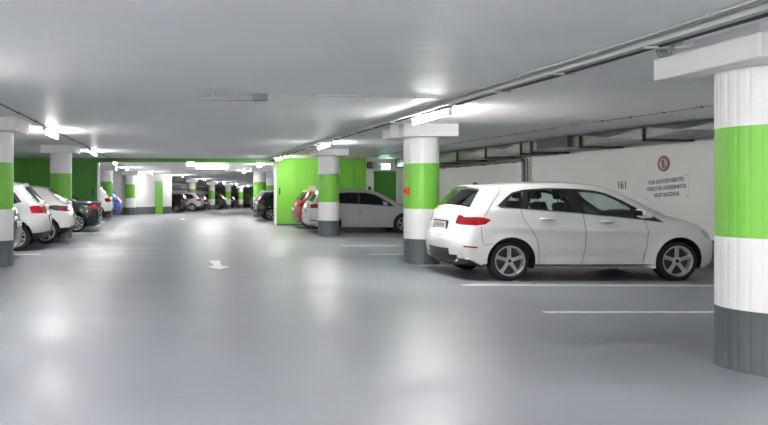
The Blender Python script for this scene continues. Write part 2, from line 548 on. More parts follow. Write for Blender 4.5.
build('wire_cage', bm, M['steel'], t)
bm = bmesh.new(); lathe(bm, [(0.001, -0.055), (0.02, -0.05), (0.034, -0.03), (0.038, 0)], 16, 'z'); build('glass_dome', bm, M['glass'], t, True)

run('ceiling_cable', -2.86, 0.012, 0.010, M['cable'], -12.9, 27.9, 'thin dark cable along the ceiling past the left tube lights', 'cable', clips=1.5, wd=0.012)
run('ceiling_cable', 7.75, 0.008, 0.004, M['pipe'], 3, 27.9, 'thin dotted cable on the ceiling between rail and air duct on the right', 'cable', clips=0.75, wd=0.004)
# conduits in the far section
run('far_light_rail', -2.84, 0.02, 0.02, M['trunk'], 28.3, 42.0, 'pale rail carrying the tube lights behind the green beam on the left', 'cable rail', shape='box', wd=0.04)
bm = bmesh.new()
a0, a1 = Vector((-2.3, 42.8)), Vector((9.2, 84.2))
pts = []
for s in np.linspace(0, 1, 24):
    v = a0.lerp(a1, s); pts.append((v.x, v.y, ceil_z(v.x, v.y) - 0.03))
tube(bm, pts, 0.035, 6)
setp(build('far_light_rail', bm, M['trunk']), 'pale rail over the far receding row of tube lights', 'cable rail')

# ------------------------------------------------------------------ air duct on the right wall
t = empty('air_duct', (9.3, 0, 0), 0, 'long rectangular galvanised air duct along the top of the right wall', 'air duct')
def dz0(y): return 2.50
joints = [4.9, 6.9, 8.9, 10.9, 12.94, 14.98, 17.05, 17.55, 19.55, 21.55, 23.55, 25.55, 27.55]
for a, b in zip(joints, joints[1:]):
    bm = bmesh.new()
    za, zb = min(ceil_z(9.3, a), 2.85) - 0.02, min(ceil_z(9.3, b), 2.85) - 0.02
    # cross-broken sheet: front face as a shallow pyramid
    p0, p1, p2, p3 = Vector((0, a, 2.5)), Vector((0, b, 2.5)), Vector((0, b, zb)), Vector((0, a, za))
    c = (p0 + p1 + p2 + p3) / 4 + Vector((-0.028, 0, 0))
    V = [bm.verts.new(v) for v in (p0, p1, p2, p3, c)]
    for i in range(4): bm.faces.new((V[i], V[(i + 1) % 4], V[4]))
    W_ = [bm.verts.new(v + Vector((0.55, 0, 0))) for v in (p0, p1, p2, p3)]
    for i in range(4): bm.faces.new((V[i], V[(i + 1) % 4], W_[(i + 1) % 4], W_[i]))
    bm.faces.new(W_)
    build('duct_section', bm, M['steel'], t)
for j in joints:
    zt = min(ceil_z(9.3, j), 2.85) - 0.015
    bm = bmesh.new()
    box(bm, -0.045, 0.0, j - 0.022, j + 0.022, 2.475, zt)
    box(bm, -0.045, 0.98, j - 0.022, j + 0.022, 2.455, 2.498)
    build('hanger_frame', bm, M['darksteel'], t)
bm = bmesh.new()
for a, b in zip(joints, joints[1:]):
    za, zb = min(ceil_z(9.3, a), 2.85), min(ceil_z(9.3, b), 2.85)
    g = [(-0.035, a, za - 0.035), (0.02, a, za - 0.035), (0.02, a, za - 0.01), (-0.035, a, za - 0.01)]
    h_ = [(-0.035, b, zb - 0.035), (0.02, b, zb - 0.035), (0.02, b, zb - 0.01), (-0.035, b, zb - 0.01)]
    A = [bm.verts.new(v) for v in g]; B = [bm.verts.new(v) for v in h_]
    for k in range(4): bm.faces.new((A[k], A[(k + 1) % 4], B[(k + 1) % 4], B[k]))
build('top_flange', bm, M['darksteel'], t)
gr = build('air_grille', (lambda b: (box(b, -0.09, -0.03, 15.35, 16.62, 2.53, 2.765), b)[1])(bmesh.new()), M['cable'], t)
bm = bmesh.new()
for z in np.linspace(2.55, 2.745, 9): box(bm, -0.105, -0.088, 15.38, 16.59, z - 0.002, z + 0.002)
for a, b, c_, d_ in ((15.33, 16.64, 2.765, 2.78), (15.33, 16.64, 2.515, 2.53), (15.33, 15.36, 2.515, 2.78), (16.61, 16.64, 2.515, 2.78)):
    box(bm, -0.108, -0.03, a, b, c_, d_)
build('louvre_frame', bm, M['pipe'], gr)

# sprinkler/drain pipes below the duct
t = empty('wall_pipe', (10.18, 19.1, 0), 0, 'grey pipe running below the duct and turning down behind the white hatchback', 'pipe')
bm = bmesh.new()
tube(bm, [(0, 8.8, 2.40), (0, 0.12, 2.40), (0, 0.03, 2.37), (0, 0, 2.28), (0, 0, 0.0)], 0.055, 12)
for y in (1.6, 3.6, 5.6, 7.6):
    tube(bm, [(0, y, 2.40), (0, y + 0.09, 2.40)], 0.075, 12)
build('pipe', bm, M['pipe'], t, True, 40)
bm = bmesh.new(); tube(bm, [(0.03, -0.16, 2.44), (0.03, -0.16, 0.02)], 0.028, 8); build('thin_pipe', bm, M['pipe'], t, True, 40)
for y in (0.6, 2.6, 4.6, 6.6):
    bm = bmesh.new(); box(bm, -0.02, 0.115, y - 0.015, y + 0.015, 2.33, 2.47)
    build('bracket', bm, M['darksteel'], t)
# duct on the far diagonal wall
bm = bmesh.new()
a0, a1 = Vector((-5.9, 50.4)), Vector((5.4, 91.5))
dn = Vector((0.963, -0.27))
for s0 in range(14):
    a = a0.lerp(a1, s0 / 14); b = a0.lerp(a1, (s0 + 0.96) / 14)
    prism(bm, [a + dn * 0.02, b + dn * 0.02, b + dn * 0.7, a + dn * 0.7], 2.2 + floor_z(a.y), 2.62 + floor_z(a.y))
setp(build('air_duct', bm, M['pipe']), 'dark air duct over the far row of parked cars', 'air duct')

# ------------------------------------------------------------------ signs
def text_mesh(name, s, height, width, m, parent=None, depth=0.004, bold=0.0):
    cu = bpy.data.curves.new(name, 'FONT')
    cu.body = s; cu.align_x = 'CENTER'; cu.size = 1.0; cu.extrude = 0.5; cu.offset = bold
    o = bpy.data.objects.new(name, cu); COL.objects.link(o)
    dg = bpy.context.evaluated_depsgraph_get()
    me = bpy.data.meshes.new_from_object(o.evaluated_get(dg))
    bpy.data.objects.remove(o, do_unlink=True)
    co = np.array([v.co[:] for v in me.vertices])
    mn, mx = co.min(0), co.max(0)
    for v in me.vertices:
        x = (v.co.x - (mn[0] + mx[0]) / 2) / (mx[0] - mn[0]) * width
        y = (v.co.y - (mn[1] + mx[1]) / 2) / (mx[1] - mn[1]) * height
        z = (v.co.z - mn[2]) / (mx[2] - mn[2]) * depth
        v.co = (x, y, z)
    me.materials.clear()
    return link(name, me, m, parent)

# on the right wall the text reads from far (left) to near (right): local x -> -Y, local y -> +Z, local z -> -X
RW = Matrix(((0, 0, -1), (-1, 0, 0), (0, 1, 0))).to_euler()
def on_right_wall(o, y, z, tilt=0.0, x=10.299):
    m = Matrix(((0, 0, -1), (-1, 0, 0), (0, 1, 0))).to_4x4() @ Matrix.Rotation(tilt, 4, 'Z')
    o.matrix_world = Matrix.Translation((x, y, z)) @ m
o = text_mesh('bay_number', '161', 0.185, 0.26, M['ink'], bold=0.01)
on_right_wall(o, 15.04, 1.612)
setp(o, 'black painted bay number 161 on the white wall above the parked hatchback', 'number')
t = empty('wall_sign', label='white three-line German warning sign hung slightly tilted on the right wall', cat='sign')
bm = bmesh.new(); box(bm, -0.6, 0.6, -0.24, 0.24, 0.001, 0.012, 0, 0.003)
build('panel', bm, M['signwhite'], t)
for k, (s, wd) in enumerate([('FEUER & RAUCHEN VERBOTEN', 0.98), ('VORSICHT BEI LAUFENDEM MOTOR', 1.10), ('VERGIFTUNGSGEFAHR', 0.72)]):
    l = text_mesh('lettering', s, 0.088, wd, M['ink'], t, 0.003, 0.012)
    l.location = (0.0, 0.145 - 0.145 * k, 0.012)
for sx in (-1, 1):
    for sy in (-1, 1):
        bm = bmesh.new()
        lathe(bm, [(0.011, 0.01), (0.011, 0.016)], 10, 'z', (sx * 0.57, sy * 0.21, 0))
        build('screw', bm, M['darksteel'], t)
on_right_wall(t, 13.68, 1.54, math.radians(4.0))
t = empty('no_smoking_sign', label='round dark red prohibition sign on the right wall above the warning sign', cat='sign')
bm = bmesh.new(); lathe(bm, [(0.165, 0.0), (0.168, 0.004), (0.165, 0.012)], 40, 'z'); build('disc', bm, M['signred'], t)
bm = bmesh.new(); lathe(bm, [(0.118, 0.012), (0.118, 0.015)], 40, 'z'); build('face', bm, M['signgrey'], t)
bm = bmesh.new()
box(bm, -0.025, 0.02, -0.085, 0.06, 0.015, 0.018)
box(bm, -0.012, 0.03, 0.06, 0.085, 0.015, 0.018)
build('cigarette_symbol', bm, M['ink'], t)
bm = bmesh.new(); g = bmesh.new(); box(g, -0.125, 0.125, -0.012, 0.012, 0.018, 0.021); merge(bm, g, Matrix.Rotation(math.radians(-45), 4, 'Z'))
build('slash', bm, M['signred'], t)
on_right_wall(t, 13.75, 2.05)

def exit_sign(X, Y, z, w_, h_, label):
    t = empty('exit_sign', (X, Y, z), 0, label, 'exit sign')
    bm = bmesh.new(); box(bm, -w_ / 2 - 0.015, w_ / 2 + 0.015, 0.0, 0.06, -0.015, h_ + 0.015, 0, 0.006); build('housing', bm, M['trunk'], t)
    bm = bmesh.new(); box(bm, -w_ / 2, w_ / 2, -0.012, 0.0, 0, h_); build('light_panel', bm, M['exit'], t)
    bm = bmesh.new()
    box(bm, -0.02 * w_, 0.30 * w_, -0.015, -0.012, 0.46 * h_, 0.54 * h_)
    prism(bm, [(0.26 * w_, 0.36 * h_), (0.40 * w_, 0.5 * h_), (0.26 * w_, 0.64 * h_)], 0.012, 0.015, 0, Matrix.Rotation(math.pi / 2, 4, 'X'))
    box(bm, -0.34 * w_, -0.16 * w_, -0.015, -0.012, 0.2 * h_, 0.8 * h_)
    build('pictogram', bm, M['exitmark'], t)
    for s in (-1, 1):
        bm = bmesh.new()
        tube(bm, [(s * w_ * 0.3, 0.03, h_), (s * w_ * 0.3, 0.03, ceil_z(X, Y) - z)], 0.006, 6)
        build('hanger', bm, M['conduit'], t)
    return t
exit_sign(8.92, 27.75, 2.42, 0.34, 0.22, 'glowing pale green exit sign above the green door in the right corner')
exit_sign(0.62, 29.3, 2.62, 0.36, 0.17, 'glowing exit sign hanging behind the green beam over the aisle')

# things on the green wall
t = empty('wall_notice', (5.83, 27.985, 1.53), 0, 'small white notice on the green wall above the red car', 'sign')
bm = bmesh.new(); box(bm, -0.15, 0.15, -0.012, 0.0, 0, 0.18, 0, 0.003); build('panel', bm, M['plate'], t)
bm = bmesh.new()
for x0_, x1_, x2_ in ((-0.11, 0.10, 0.13), (-0.09, 0.05, 0.09), (-0.11, 0.08, 0.05)):
    box(bm, x0_, x1_, -0.014, -0.012, x2_, x2_ + 0.012)
build('lettering', bm, M['signgrey'], t)
for X, z, lb in ((4.42, 1.33, 'black recessed handle on the left end of the right green wall'), (-3.62, 1.33, 'black recessed handle on the right end of the left green wall')):
    bm = bmesh.new(); box(bm, X - 0.03, X + 0.03, 27.96, 28.0, z, z + 0.28, 0, 0.01)
    box(bm, X - 0.012, X + 0.012, 27.945, 27.965, z + 0.05, z + 0.23, 0, 0.004)
    setp(build('door_pull', bm, M['cable']), lb, 'handle')
t = empty('alarm_sounder', (8.27, 27.99, 2.45), 0, 'dark alarm box beside the top of the green door in the right corner', 'alarm')
bm = bmesh.new(); box(bm, -0.11, 0.11, -0.12, 0.0, 0, 0.28, 0, 0.02); build('case', bm, M['darksteel'], t)
bm = bmesh.new(); lathe(bm, [(0.07, -0.12), (0.085, -0.16), (0.05, -0.16)], 20, 'y', (0, 0, 0.14)); build('horn', bm, M['pipe'], t)
bm = bmesh.new(); box(bm, 8.22, 8.34, 27.93, 28.0, 1.52, 1.68, 0, 0.01); box(bm, 8.25, 8.31, 27.92, 27.94, 1.56, 1.64)
setp(build('call_point', bm, M['darksteel']), 'small dark call point on the wall strip left of the green door', 'call point')

# red alarm box on the left face of the second column
t = empty('fire_alarm_box', (5.02 - 0.325, 13.36 - 0.12, 1.40), math.radians(200), 'red orange alarm box on the green band of the column left of the hatchback', 'alarm box')
bm = bmesh.new(); box(bm, -0.02, 0.055, -0.06, 0.06, 0, 0.15, 0, 0.012); build('case', bm, M['orange'], t)
bm = bmesh.new(); box(bm, 0.055, 0.060, -0.03, 0.03, 0.04, 0.10, 0, 0.002); build('button_panel', bm, M['signred'], t)

# ------------------------------------------------------------------ floor markings
def marking(name, poly, label, cat, group=None):
    bm = bmesh.new()
    z = floor_z(poly[0][1])
    prism(bm, poly, z - 0.003, z + 0.0025)
    return setp(build(name, bm, M['line']), label, cat, group)

def bay_line(x0, x1, Y, label, w_=0.10, group=None, slope=0.0):
    a = (x0, Y - w_ / 2); b = (x1, Y - w_ / 2 - slope); c = (x1, Y + w_ / 2 - slope); d_ = (x0, Y + w_ / 2)
    marking('parking_line', [a, b, c, d_], label, 'parking line', group)
def yl(py): return F * H / (py - VY)
bay_line(4.45, 9.9, yl(285.0), 'white bay line on the floor right below the white hatchback', 0.11, slope=0.10)
bay_line(4.45, 9.9, yl(312), 'nearest white bay line, between the hatchback and the big foreground column', 0.10)
bay_line(4.75, 9.9, yl(265.6), 'white bay line on the far side of the white hatchback', 0.10)
bay_line(4.42, 9.9, yl(254.3), 'white bay line left of the alarm box column, the second beyond the hatchback')
bay_line(4.42, 9.9, yl(245.6), 'white bay line left of the alarm box column, the third beyond the hatchback')
bay_line(4.42, 9.9, yl(238.7), 'faint white bay line just in front of the silver estate car', 0.08)
bay_line(4.42, 9.9, 24.75, 'white bay line between the silver estate and the red car')
bay_line(-8.2, -3.15, yl(254.4), 'white bay line on the floor beside the cut-off left column and silver car', 0.12)
bay_line(-8.2, -3.05, 17.82, 'white bay line between the silver and the white car on the left')
bay_line(-8.2, -3.0, 22.55, 'white bay line between the white and the black car on the left')
marking('direction_arrow', [on_floor(*p) for p in [(209.1, 260.6), (219.9, 260.5), (220.6, 263.6), (222.2, 265.9), (229.8, 266.6), (225.3, 268.0), (219.7, 269.2), (213.5, 268.2), (207.5, 266.7), (214.1, 265.7)]],
        'white arrow painted on the grey floor of the aisle', 'floor arrow')
marking('direction_arrow', [on_floor(*p) for p in [(180, 218.4), (184, 218.4), (184.3, 219.2), (186.5, 219.4), (183, 220.2), (179, 219.4), (181.5, 219.2)]],
        'small distant white arrow on the floor beneath the green beam', 'floor arrow')

# ------------------------------------------------------------------ cars
def smooth_poly(pts, step=0.04):
    """Catmull-Rom through pts, open; points given as (x, z) or (x, z, 'c') for a corner"""
    P = [Vector(p[:2]) for p in pts]
    corner = [len(p) > 2 for p in pts]
    out = []
    for i in range(len(P) - 1):
        p1, p2 = P[i], P[i + 1]
        p0 = P[i - 1] if i > 0 and not corner[i] else p1 - (p2 - p1)
        p3 = P[i + 2] if i + 2 < len(P) and not corner[i + 1] else p2 + (p2 - p1)
        n = max(1, int(round((p2 - p1).length / step)))
        # centripetal-ish: scale tangents to the segment
        L1 = (p2 - p1).length
        t1 = (p2 - p0); t1 = t1 * (L1 / max(t1.length, 1e-6))
        t2 = (p3 - p1); t2 = t2 * (L1 / max(t2.length, 1e-6))
        for k in range(n):
            s = k / n
            h00 = 2 * s**3 - 3 * s**2 + 1; h10 = s**3 - 2 * s**2 + s; h01 = -2 * s**3 + 3 * s**2; h11 = s**3 - s**2
            out.append(p1 * h00 + t1 * h10 + p2 * h01 + t2 * h11)
    out.append(P[-1])
    return out

def in_poly(p, poly):
    x, y = p; c = False; n = len(poly)
    j = n - 1
    for i in range(n):
        xi, yi = poly[i][0], poly[i][1]; xj, yj = poly[j][0], poly[j][1]
        if (yi > y) != (yj > y) and x < (xj - xi) * (y - yi) / (yj - yi) + xi: c = not c
        j = i
    return c

def seg_dist(P, A, B):
    """min distance from points P (n,2) to segments A->B (m,2)"""
    d = B - A
    L = (d * d).sum(1)
    t = ((P[:, None, :] - A[None]) * d[None]).sum(2) / np.maximum(L, 1e-12)[None]
    t = np.clip(t, 0, 1)
    q = A[None] + t[..., None] * d[None]
    return np.sqrt(((P[:, None, :] - q) ** 2).sum(2)).min(1)

def make_wheel(parent, x, y, r, rimr, side, spokes=5, style='five', detail=True, wdt=0.215):
    """axle along y; side=-1 outer face towards -y"""
    seg = 40 if detail else 20
    bm = bmesh.new()
    hw = wdt / 2
    prof = [(rimr - 0.005, -hw * 0.85), (rimr + 0.02, -hw * 0.98), (r - 0.045, -hw), (r - 0.018, -hw * 0.93), (r - 0.004, -hw * 0.75), (r, -hw * 0.4), (r, hw * 0.4),
            (r - 0.004, hw * 0.75), (r - 0.018, hw * 0.93), (r - 0.045, hw), (rimr + 0.02, hw * 0.98), (rimr - 0.005, hw * 0.85)]
    lathe(bm, prof, seg, 'y', (0, 0, 0), close=True)
    wh = build('wheel', bm, M['rubber'], parent, True, 60)
    wh.location = (x, y, r)
    s = side
    bm = bmesh.new()
    # barrel + lip
    o = s * hw
    lathe(bm, [(rimr - 0.004, o * 0.86), (rimr + 0.004, o * 0.93), (rimr - 0.012, o * 0.95), (rimr - 0.022, o * 0.84), (rimr - 0.03, o * 0.2), (rimr - 0.012, o * 0.2)], seg, 'y', close=True)
    # spokes
    for k in range(spokes):
        a = 2 * math.pi * k / spokes + math.pi / 2
        sub = [(-0.0, 1)] if style != 'double' else [(-0.10, 1), (0.10, 1)]
        for da, _ in sub:
            g = bmesh.new()
            w0 = 0.030 if style == 'five' else (0.017 if style == 'ten' else 0.015)
            w1 = 0.024 if style == 'five' else (0.021 if style == 'ten' else 0.014)
            if style == 'five': w0, w1 = 0.036, 0.030
            rr0, rr1 = 0.035, rimr - 0.012
            ys_in, ys_out = o * 0.80, o * 0.88
            co = []
            for (rr, ww, yy) in ((rr0, w0, o * 0.74), ((rr0 + rr1) / 2, (w0 + w1) / 2 * 0.92, o * 0.80), (rr1, w1 * 1.25, o * 0.86)):
                for (sx, dy) in ((-1, -0.02 * s), (-0.75, 0.0), (0.75, 0.0), (1, -0.02 * s)):
                    co.append(g.verts.new((rr, yy + dy, sx * ww)))
            for i in range(2):
                for j in range(3):
                    g.faces.new((co[i * 4 + j], co[i * 4 + j + 1], co[i * 4 + 4 + j + 1], co[i * 4 + 4 + j]))
                g.faces.new((co[i * 4 + 3], co[i * 4], co[i * 4 + 4], co[i * 4 + 7]))
            merge(bm, g, Matrix.Rotation(-(a + da), 4, 'Y'))
    lathe(bm, [(0.055, o * 0.60), (0.058, o * 0.74), (0.045, o * 0.80), (0.03, o * 0.81), (0.0001, o * 0.80)], 20, 'y')
    build('rim', bm, M['alloy'], wh, True, 35)
    bm = bmesh.new()
    lathe(bm, [(0.0001, o * 0.35), (rimr - 0.04, o * 0.35), (rimr - 0.03, o * 0.25)], 24, 'y')
    if detail:
        lathe(bm, [(0.03, o * 0.815), (0.028, o * 0.835), (0.0001, o * 0.835)], 16, 'y')
    build('brake_disc', bm, M['dish'], wh)
    return wh

def rounded_box_bm(sx, sy, sz, bev, seg=3):
    g = bmesh.new()
    bmesh.ops.create_cube(g, size=1.0)
    for v in g.verts: v.co = Vector((v.co.x * sx, v.co.y * sy, v.co.z * sz))
    bmesh.ops.bevel(g, geom=g.edges[:], offset=bev, segments=seg, affect='EDGES', profile=0.6)
    return g

def make_car(spec, loc, rz, label, group=None):
    S = spec
    name = S.get('name', 'car')
    root = empty(name, loc, rz, label, 'car', group)
    step = S.get('step', 0.05)
    det = S.get('detail', True)
    top = smooth_poly(S['profile'], step)
    Lx = max(p.x for p in top)
    axr, axf = S['axles']
    rt = S.get('tyre', 0.325); ra = S.get('arch', 0.395)
    zb = S.get('sill', 0.20)
    # bottom: from front bottom to rear bottom with arches
    bot = []
    def arc(cx):
        a0 = math.asin(max(-1, min(1, (zb - rt) / ra)))
        n = 18 if det else 12
        return [Vector((cx + ra * math.cos(a0 + (math.pi - 2 * a0) * k / n), rt + ra * math.sin(a0 + (math.pi - 2 * a0) * k / n))) for k in range(n + 1)]
    bot += arc(axf)
    x1 = bot[-1].x; 
    a2 = arc(axr)
    x2 = a2[0].x
    ns = 10
    for k in range(1, ns): bot.append(Vector((x1 + (x2 - x1) * k / ns, zb)))
    bot += a2
    # front/rear lower corners are the profile ends
    outline = top + bot
    nt_ = len(top)
    OL = np.array([[p.x, p.y] for p in outline])
    TA = OL[:nt_ - 1]; TB = OL[1:nt_]
    NBm = 64
    zgrid = np.linspace(0.2, 1.0, 33)
    def cross(z, left):
        xs = []
        for a, b in zip(TA, TB):
            if (a[1] - z) * (b[1] - z) <= 0 and abs(a[1] - b[1]) > 1e-9:
                xs.append(a[0] + (b[0] - a[0]) * (z - a[1]) / (b[1] - a[1]))
        return (min(xs) if left else max(xs)) if xs else (0 if left else Lx)
    XR = [cross(z, True) for z in zgrid]
    XF = [cross(min(z, S.get('nose_z', 0.72)), False) for z in zgrid]
    HW = S.get('halfwidth', 0.90)
    wz = S.get('wz', [(0.15, -0.05), (0.30, -0.02), (0.55, 0.0), (0.85, -0.005), (1.02, -0.03), (1.15, -0.055), (1.35, -0.15), (1.55, -0.25), (1.8, -0.36)])
    WX = [a for a, b in wz]; WY = [b for a, b in wz]
    er, ee = 0.11, 0.085
    rxR, ryR = S.get('plan_rear', (0.42, 0.17)); rxF, ryF = S.get('plan_front', (0.85, 0.30))
    crease = S.get('crease')
    def yv(P):
        P = np.asarray(P, float)
        d = seg_dist(P, TA, TB)
        base = HW + np.interp(P[:, 1], WX, WY)
        tt = np.clip(d / er, 0, 1)
        y = base - ee * (1 - np.sqrt(np.maximum(0, 1 - (1 - tt) ** 2)))
        z = np.clip(P[:, 1], 0.2, 1.0)
        u = np.clip((P[:, 0] - np.interp(z, zgrid, XR)) / rxR, 0, 1)
        y -= ryR * (1 - np.sqrt(np.maximum(0, 1 - (1 - u) ** 2.2)))
        u = np.clip((np.interp(z, zgrid, XF) - P[:, 0]) / rxF, 0, 1)
        y -= ryF * (1 - np.sqrt(np.maximum(0, 1 - (1 - u) ** 2.2)))
        # wheel arch flare
        for cx in (axr, axf):
            rd = np.sqrt((P[:, 0] - cx) ** 2 + (P[:, 1] - rt) ** 2)
            y += 0.022 * np.exp(-((rd - ra) / 0.07) ** 2)
        if crease:
            for (xa, za, xb, zb_, dep) in crease:
                zc_ = za + (zb_ - za) * (P[:, 0] - xa) / (xb - xa)
                inside = np.clip(np.minimum(P[:, 0] - xa, xb - P[:, 0]) / 0.3, 0, 1)
                y -= dep * inside * np.exp(-((P[:, 1] - zc_) / 0.045) ** 2)
        return y
    def yv1(x, z): return float(yv([[x, z]])[0])
    # ---- CDT of the side
    regions = []                        # (kind, polygon)
    for kind in ('trim', 'pane', 'tail', 'tail2', 'head', 'clad', 'bumper_red'):
        for poly in S.get(kind, []):
            regions.append((kind, [Vector(p) for p in poly]))
    dense = []
    for kind, poly in regions:
        q = []
        for a, b in zip(poly, poly[1:] + poly[:1]):
            n = max(1, int((b - a).length / (step * 1.2)))
            q += [a.lerp(b, k / n) for k in range(n)]
        dense.append(q)
    verts = [Vector(p) for p in outline]
    faces = [list(range(len(outline)))]
    for q in dense:
        s = len(verts); verts += q
        faces.append(list(range(s, s + len(q))))
    edgesA, edgesB = [], []
    for f in faces:
        for i in range(len(f)):
            edgesA.append(verts[f[i]][:]); edgesB.append(verts[f[(i + 1) % len(f)]][:])
    EA, EB = np.array(edgesA), np.array(edgesB)
    cand = []
    gs = S.get('grid', 0.07)
    zmax = max(p.y for p in top)
    for i in np.arange(0.0, Lx, gs):
        for j in np.arange(0.1, zmax, gs * 0.8):
            cand.append((i + (gs / 2 if int(round(j / (gs * 0.8))) % 2 else 0), j))
    # offset rings for the edge rounding
    for dist in (0.012, 0.035, 0.07, 0.11):
        for k in range(1, nt_ - 1):
            tdir = (top[k + 1] - top[k - 1]).normalized()
            nrm = Vector((tdir.y, -tdir.x))
            q = top[k] + nrm * dist
            cand.append((q.x, q.y))
    cand = [c for c in cand if in_poly(c, OL)]
    C = np.array(cand)
    dd_ = seg_dist(C, EA, EB)
    dt_ = seg_dist(C, TA, TB)
    keep = [tuple(c) for c, a, b in zip(C, dd_, dt_) if a > 0.010 and (a > 0.022 or a >= b - 1e-6)]
    verts += [Vector(c) for c in keep]
    ced = []
    for f in faces:
        ced += [(f[i], f[(i + 1) % len(f)]) for i in range(len(f))]
    res = delaunay_2d_cdt(verts, ced, [], 0, 1e-5, True)
    v2, _, f2, ov, _, of = res
    P2 = np.array([[v.x, v.y] for v in v2])
    Y2 = yv(P2)
    glass_mat = S.get('glass', M['privacy'])
    cls = []
    f3 = []
    for f in f2:
        cx_ = sum(P2[i][0] for i in f) / len(f); cy_ = sum(P2[i][1] for i in f) / len(f)
        if not in_poly((cx_, cy_), OL): continue
        best = -1
        for bi, q_ in enumerate(dense):
            if in_poly((cx_, cy_), q_): best = bi + 1
        f3.append(f); cls.append(best)
    f2 = f3
    # order: trim < pane etc. because later faces have larger ids
    def kind_of(b): return 'body' if b < 1 else regions[b - 1][0]
    # ---- bands
    crownR, crownF, crownT = S.get('crown', (0.07, 0.16, 0.035))
    yt = yv(OL[:nt_])
    VC = sorted(set([round(x, 4) for x in np.linspace(-1, 1, 19 if det else 11)] + [S.get('tail_v', 0.45), -S.get('tail_v', 0.45), 0.93, -0.93]))
    def band_pos(i, v):
        a = top[max(i - 1, 0)]; b = top[min(i + 1, nt_ - 1)]
        td = (b - a).normalized(); n = Vector((-td.y, td.x))     # outward
        facing = n.x
        cr = crownR * max(0, -facing) + crownF * max(0, facing) * (1 if top[i].y < 0.9 else 0.35) + crownT * max(0, n.y)

        q = top[i] + n * cr * (1 - abs(v) ** 2.2)
        return Vector((q.x, v * yt[i], q.y))
    bm_body = bmesh.new()
    parts = {}
    def target(key):
        if key == 'body': return bm_body
        if key not in parts: parts[key] = bmesh.new()
        return parts[key]
    matidx = {'body': 0, 'trim': 1, 'clad': 1}
    # side faces
    caches = {}
    for sd in (-1, 1):
        for f, b in zip(f2, cls):
            k = kind_of(b)
            if k in ('body', 'trim', 'clad'):
                key, mi = 'body', (0 if k == 'body' else 1)
            elif k == 'pane':
                key, mi = ('side_window', b, sd), 0
            elif k in ('tail', 'tail2'):
                key, mi = ('tail_light', 0, sd), (0 if k == 'tail' else 1)
            elif k == 'bumper_red':
                key, mi = ('reflector', 0, sd), 0
            else:
                key, mi = ('headlight', 0, sd), 0
            bm_ = target(key)
            ca = caches.setdefault(key, {})
            vs = []
            off = 0.0
            for i in f:
                kk = (i, sd)
                if kk not in ca:
                    ca[kk] = bm_.verts.new((P2[i][0], sd * (Y2[i] + off), P2[i][1]))
                vs.append(ca[kk])
            if sd == -1: vs = vs
            else: vs = vs[::-1]
            try:
                fc = bm_.faces.new(vs); fc.material_index = mi
            except ValueError: pass
    # band faces
    zc = S.get('clad_z', 0.30)
    rw = S.get('rear_window'); ws = S.get('windshield'); tz = S.get('tail_z'); tvv = S.get('tail_v', 0.45)
    for i in range(nt_ - 1):
        mid = (top[i] + top[i + 1]) / 2
        rear = mid.x < Lx * 0.45
        for j in range(len(VC) - 1):
            va, vb = VC[j], VC[j + 1]
            vm = (va + vb) / 2
            key, mi = 'body', 0
            if rw and rear and rw[0] <= mid.y <= rw[1] and mid.x < rw[2] and abs(vm) < 0.93: key = ('rear_window', 0, 0)
            elif ws and (not rear) and ws[0] <= mid.y <= ws[1] and mid.x < ws[2] and abs(vm) < 0.93: key = ('windshield', 0, 0)
            elif tz and rear and tz[0] <= mid.y <= tz[1] and mid.x < 0.5 and abs(vm) > tvv: key = ('tail_light', 0, -1 if vm < 0 else 1)
            elif tz and rear and S.get('tail_strip') and tz[0] <= mid.y <= tz[1] - 0.03 and mid.x < 0.5: mi = 1
            elif mid.y < zc: mi = 1
            elif mid.y < zc + S.get('clad_centre', 0) and abs(vm) < 0.7 and rear: mi = 1
            elif (not rear) and 0.28 < mid.y < 0.62 and abs(vm) < 0.6 and mid.x > Lx - 0.5 : mi = 1
            bm_ = target(key)
            ca = caches.setdefault((key, 'band'), {})
            vs = []
            for (a, v) in ((i, va), (i, vb), (i + 1, vb), (i + 1, va)):
                if (a, v) not in ca: ca[(a, v)] = bm_.verts.new(band_pos(a, v))
                vs.append(ca[(a, v)])
            bm_.faces.new(vs).material_index = mi
    # bottom band (sills, wheel wells)
    bl = [top[-1]] + bot + [top[0]]
    yb = yv(np.array([[p.x, p.y] for p in bl]))
    for i in range(len(bl) - 1):
        a, b = bl[i], bl[i + 1]
        q = [bm_body.verts.new((p.x, s * y, p.y)) for (p, y, s) in ((a, yb[i], -1), (a, yb[i], 1), (b, yb[i + 1], 1), (b, yb[i + 1], -1))]
        bm_body.faces.new(q).material_index = 2
    bmesh.ops.remove_doubles(bm_body, verts=bm_body.verts[:], dist=0.0012)
    # seams (thin dark ribbons just proud of the paint)
    for line in S.get('seams', []):
        sp = smooth_poly(line, 0.05)
        for sd in (-1, 1):
            pr = None
            for k, p in enumerate(sp):
                a = sp[max(k - 1, 0)]; b = sp[min(k + 1, len(sp) - 1)]
                td = (b - a).normalized(); n = Vector((-td.y, td.x)) * S.get('seam_w', 0.004)
                cur = [bm_body.verts.new((q.x, sd * (yv1(q.x, q.y) + 0.0025), q.y)) for q in (p - n, p + n)]
                if pr: bm_body.faces.new((pr[0], pr[1], cur[1], cur[0])).material_index = 1
                pr = cur
    body = build('body', bm_body, [S['paint'], M['black'], M['under']], root, True, 38)
    mats_ = {'side_window': [glass_mat], 'rear_window': [S.get('rglass', glass_mat)], 'windshield': [glass_mat], 'tail_light': [M['red'], M['redbright']],
             'headlight': [M['lens']], 'reflector': [M['red']]}
    for key, b_ in parts.items():
        bmesh.ops.remove_doubles(b_, verts=b_.verts[:], dist=0.0012)
        build(key[0], b_, mats_[key[0]], root, True, 45)
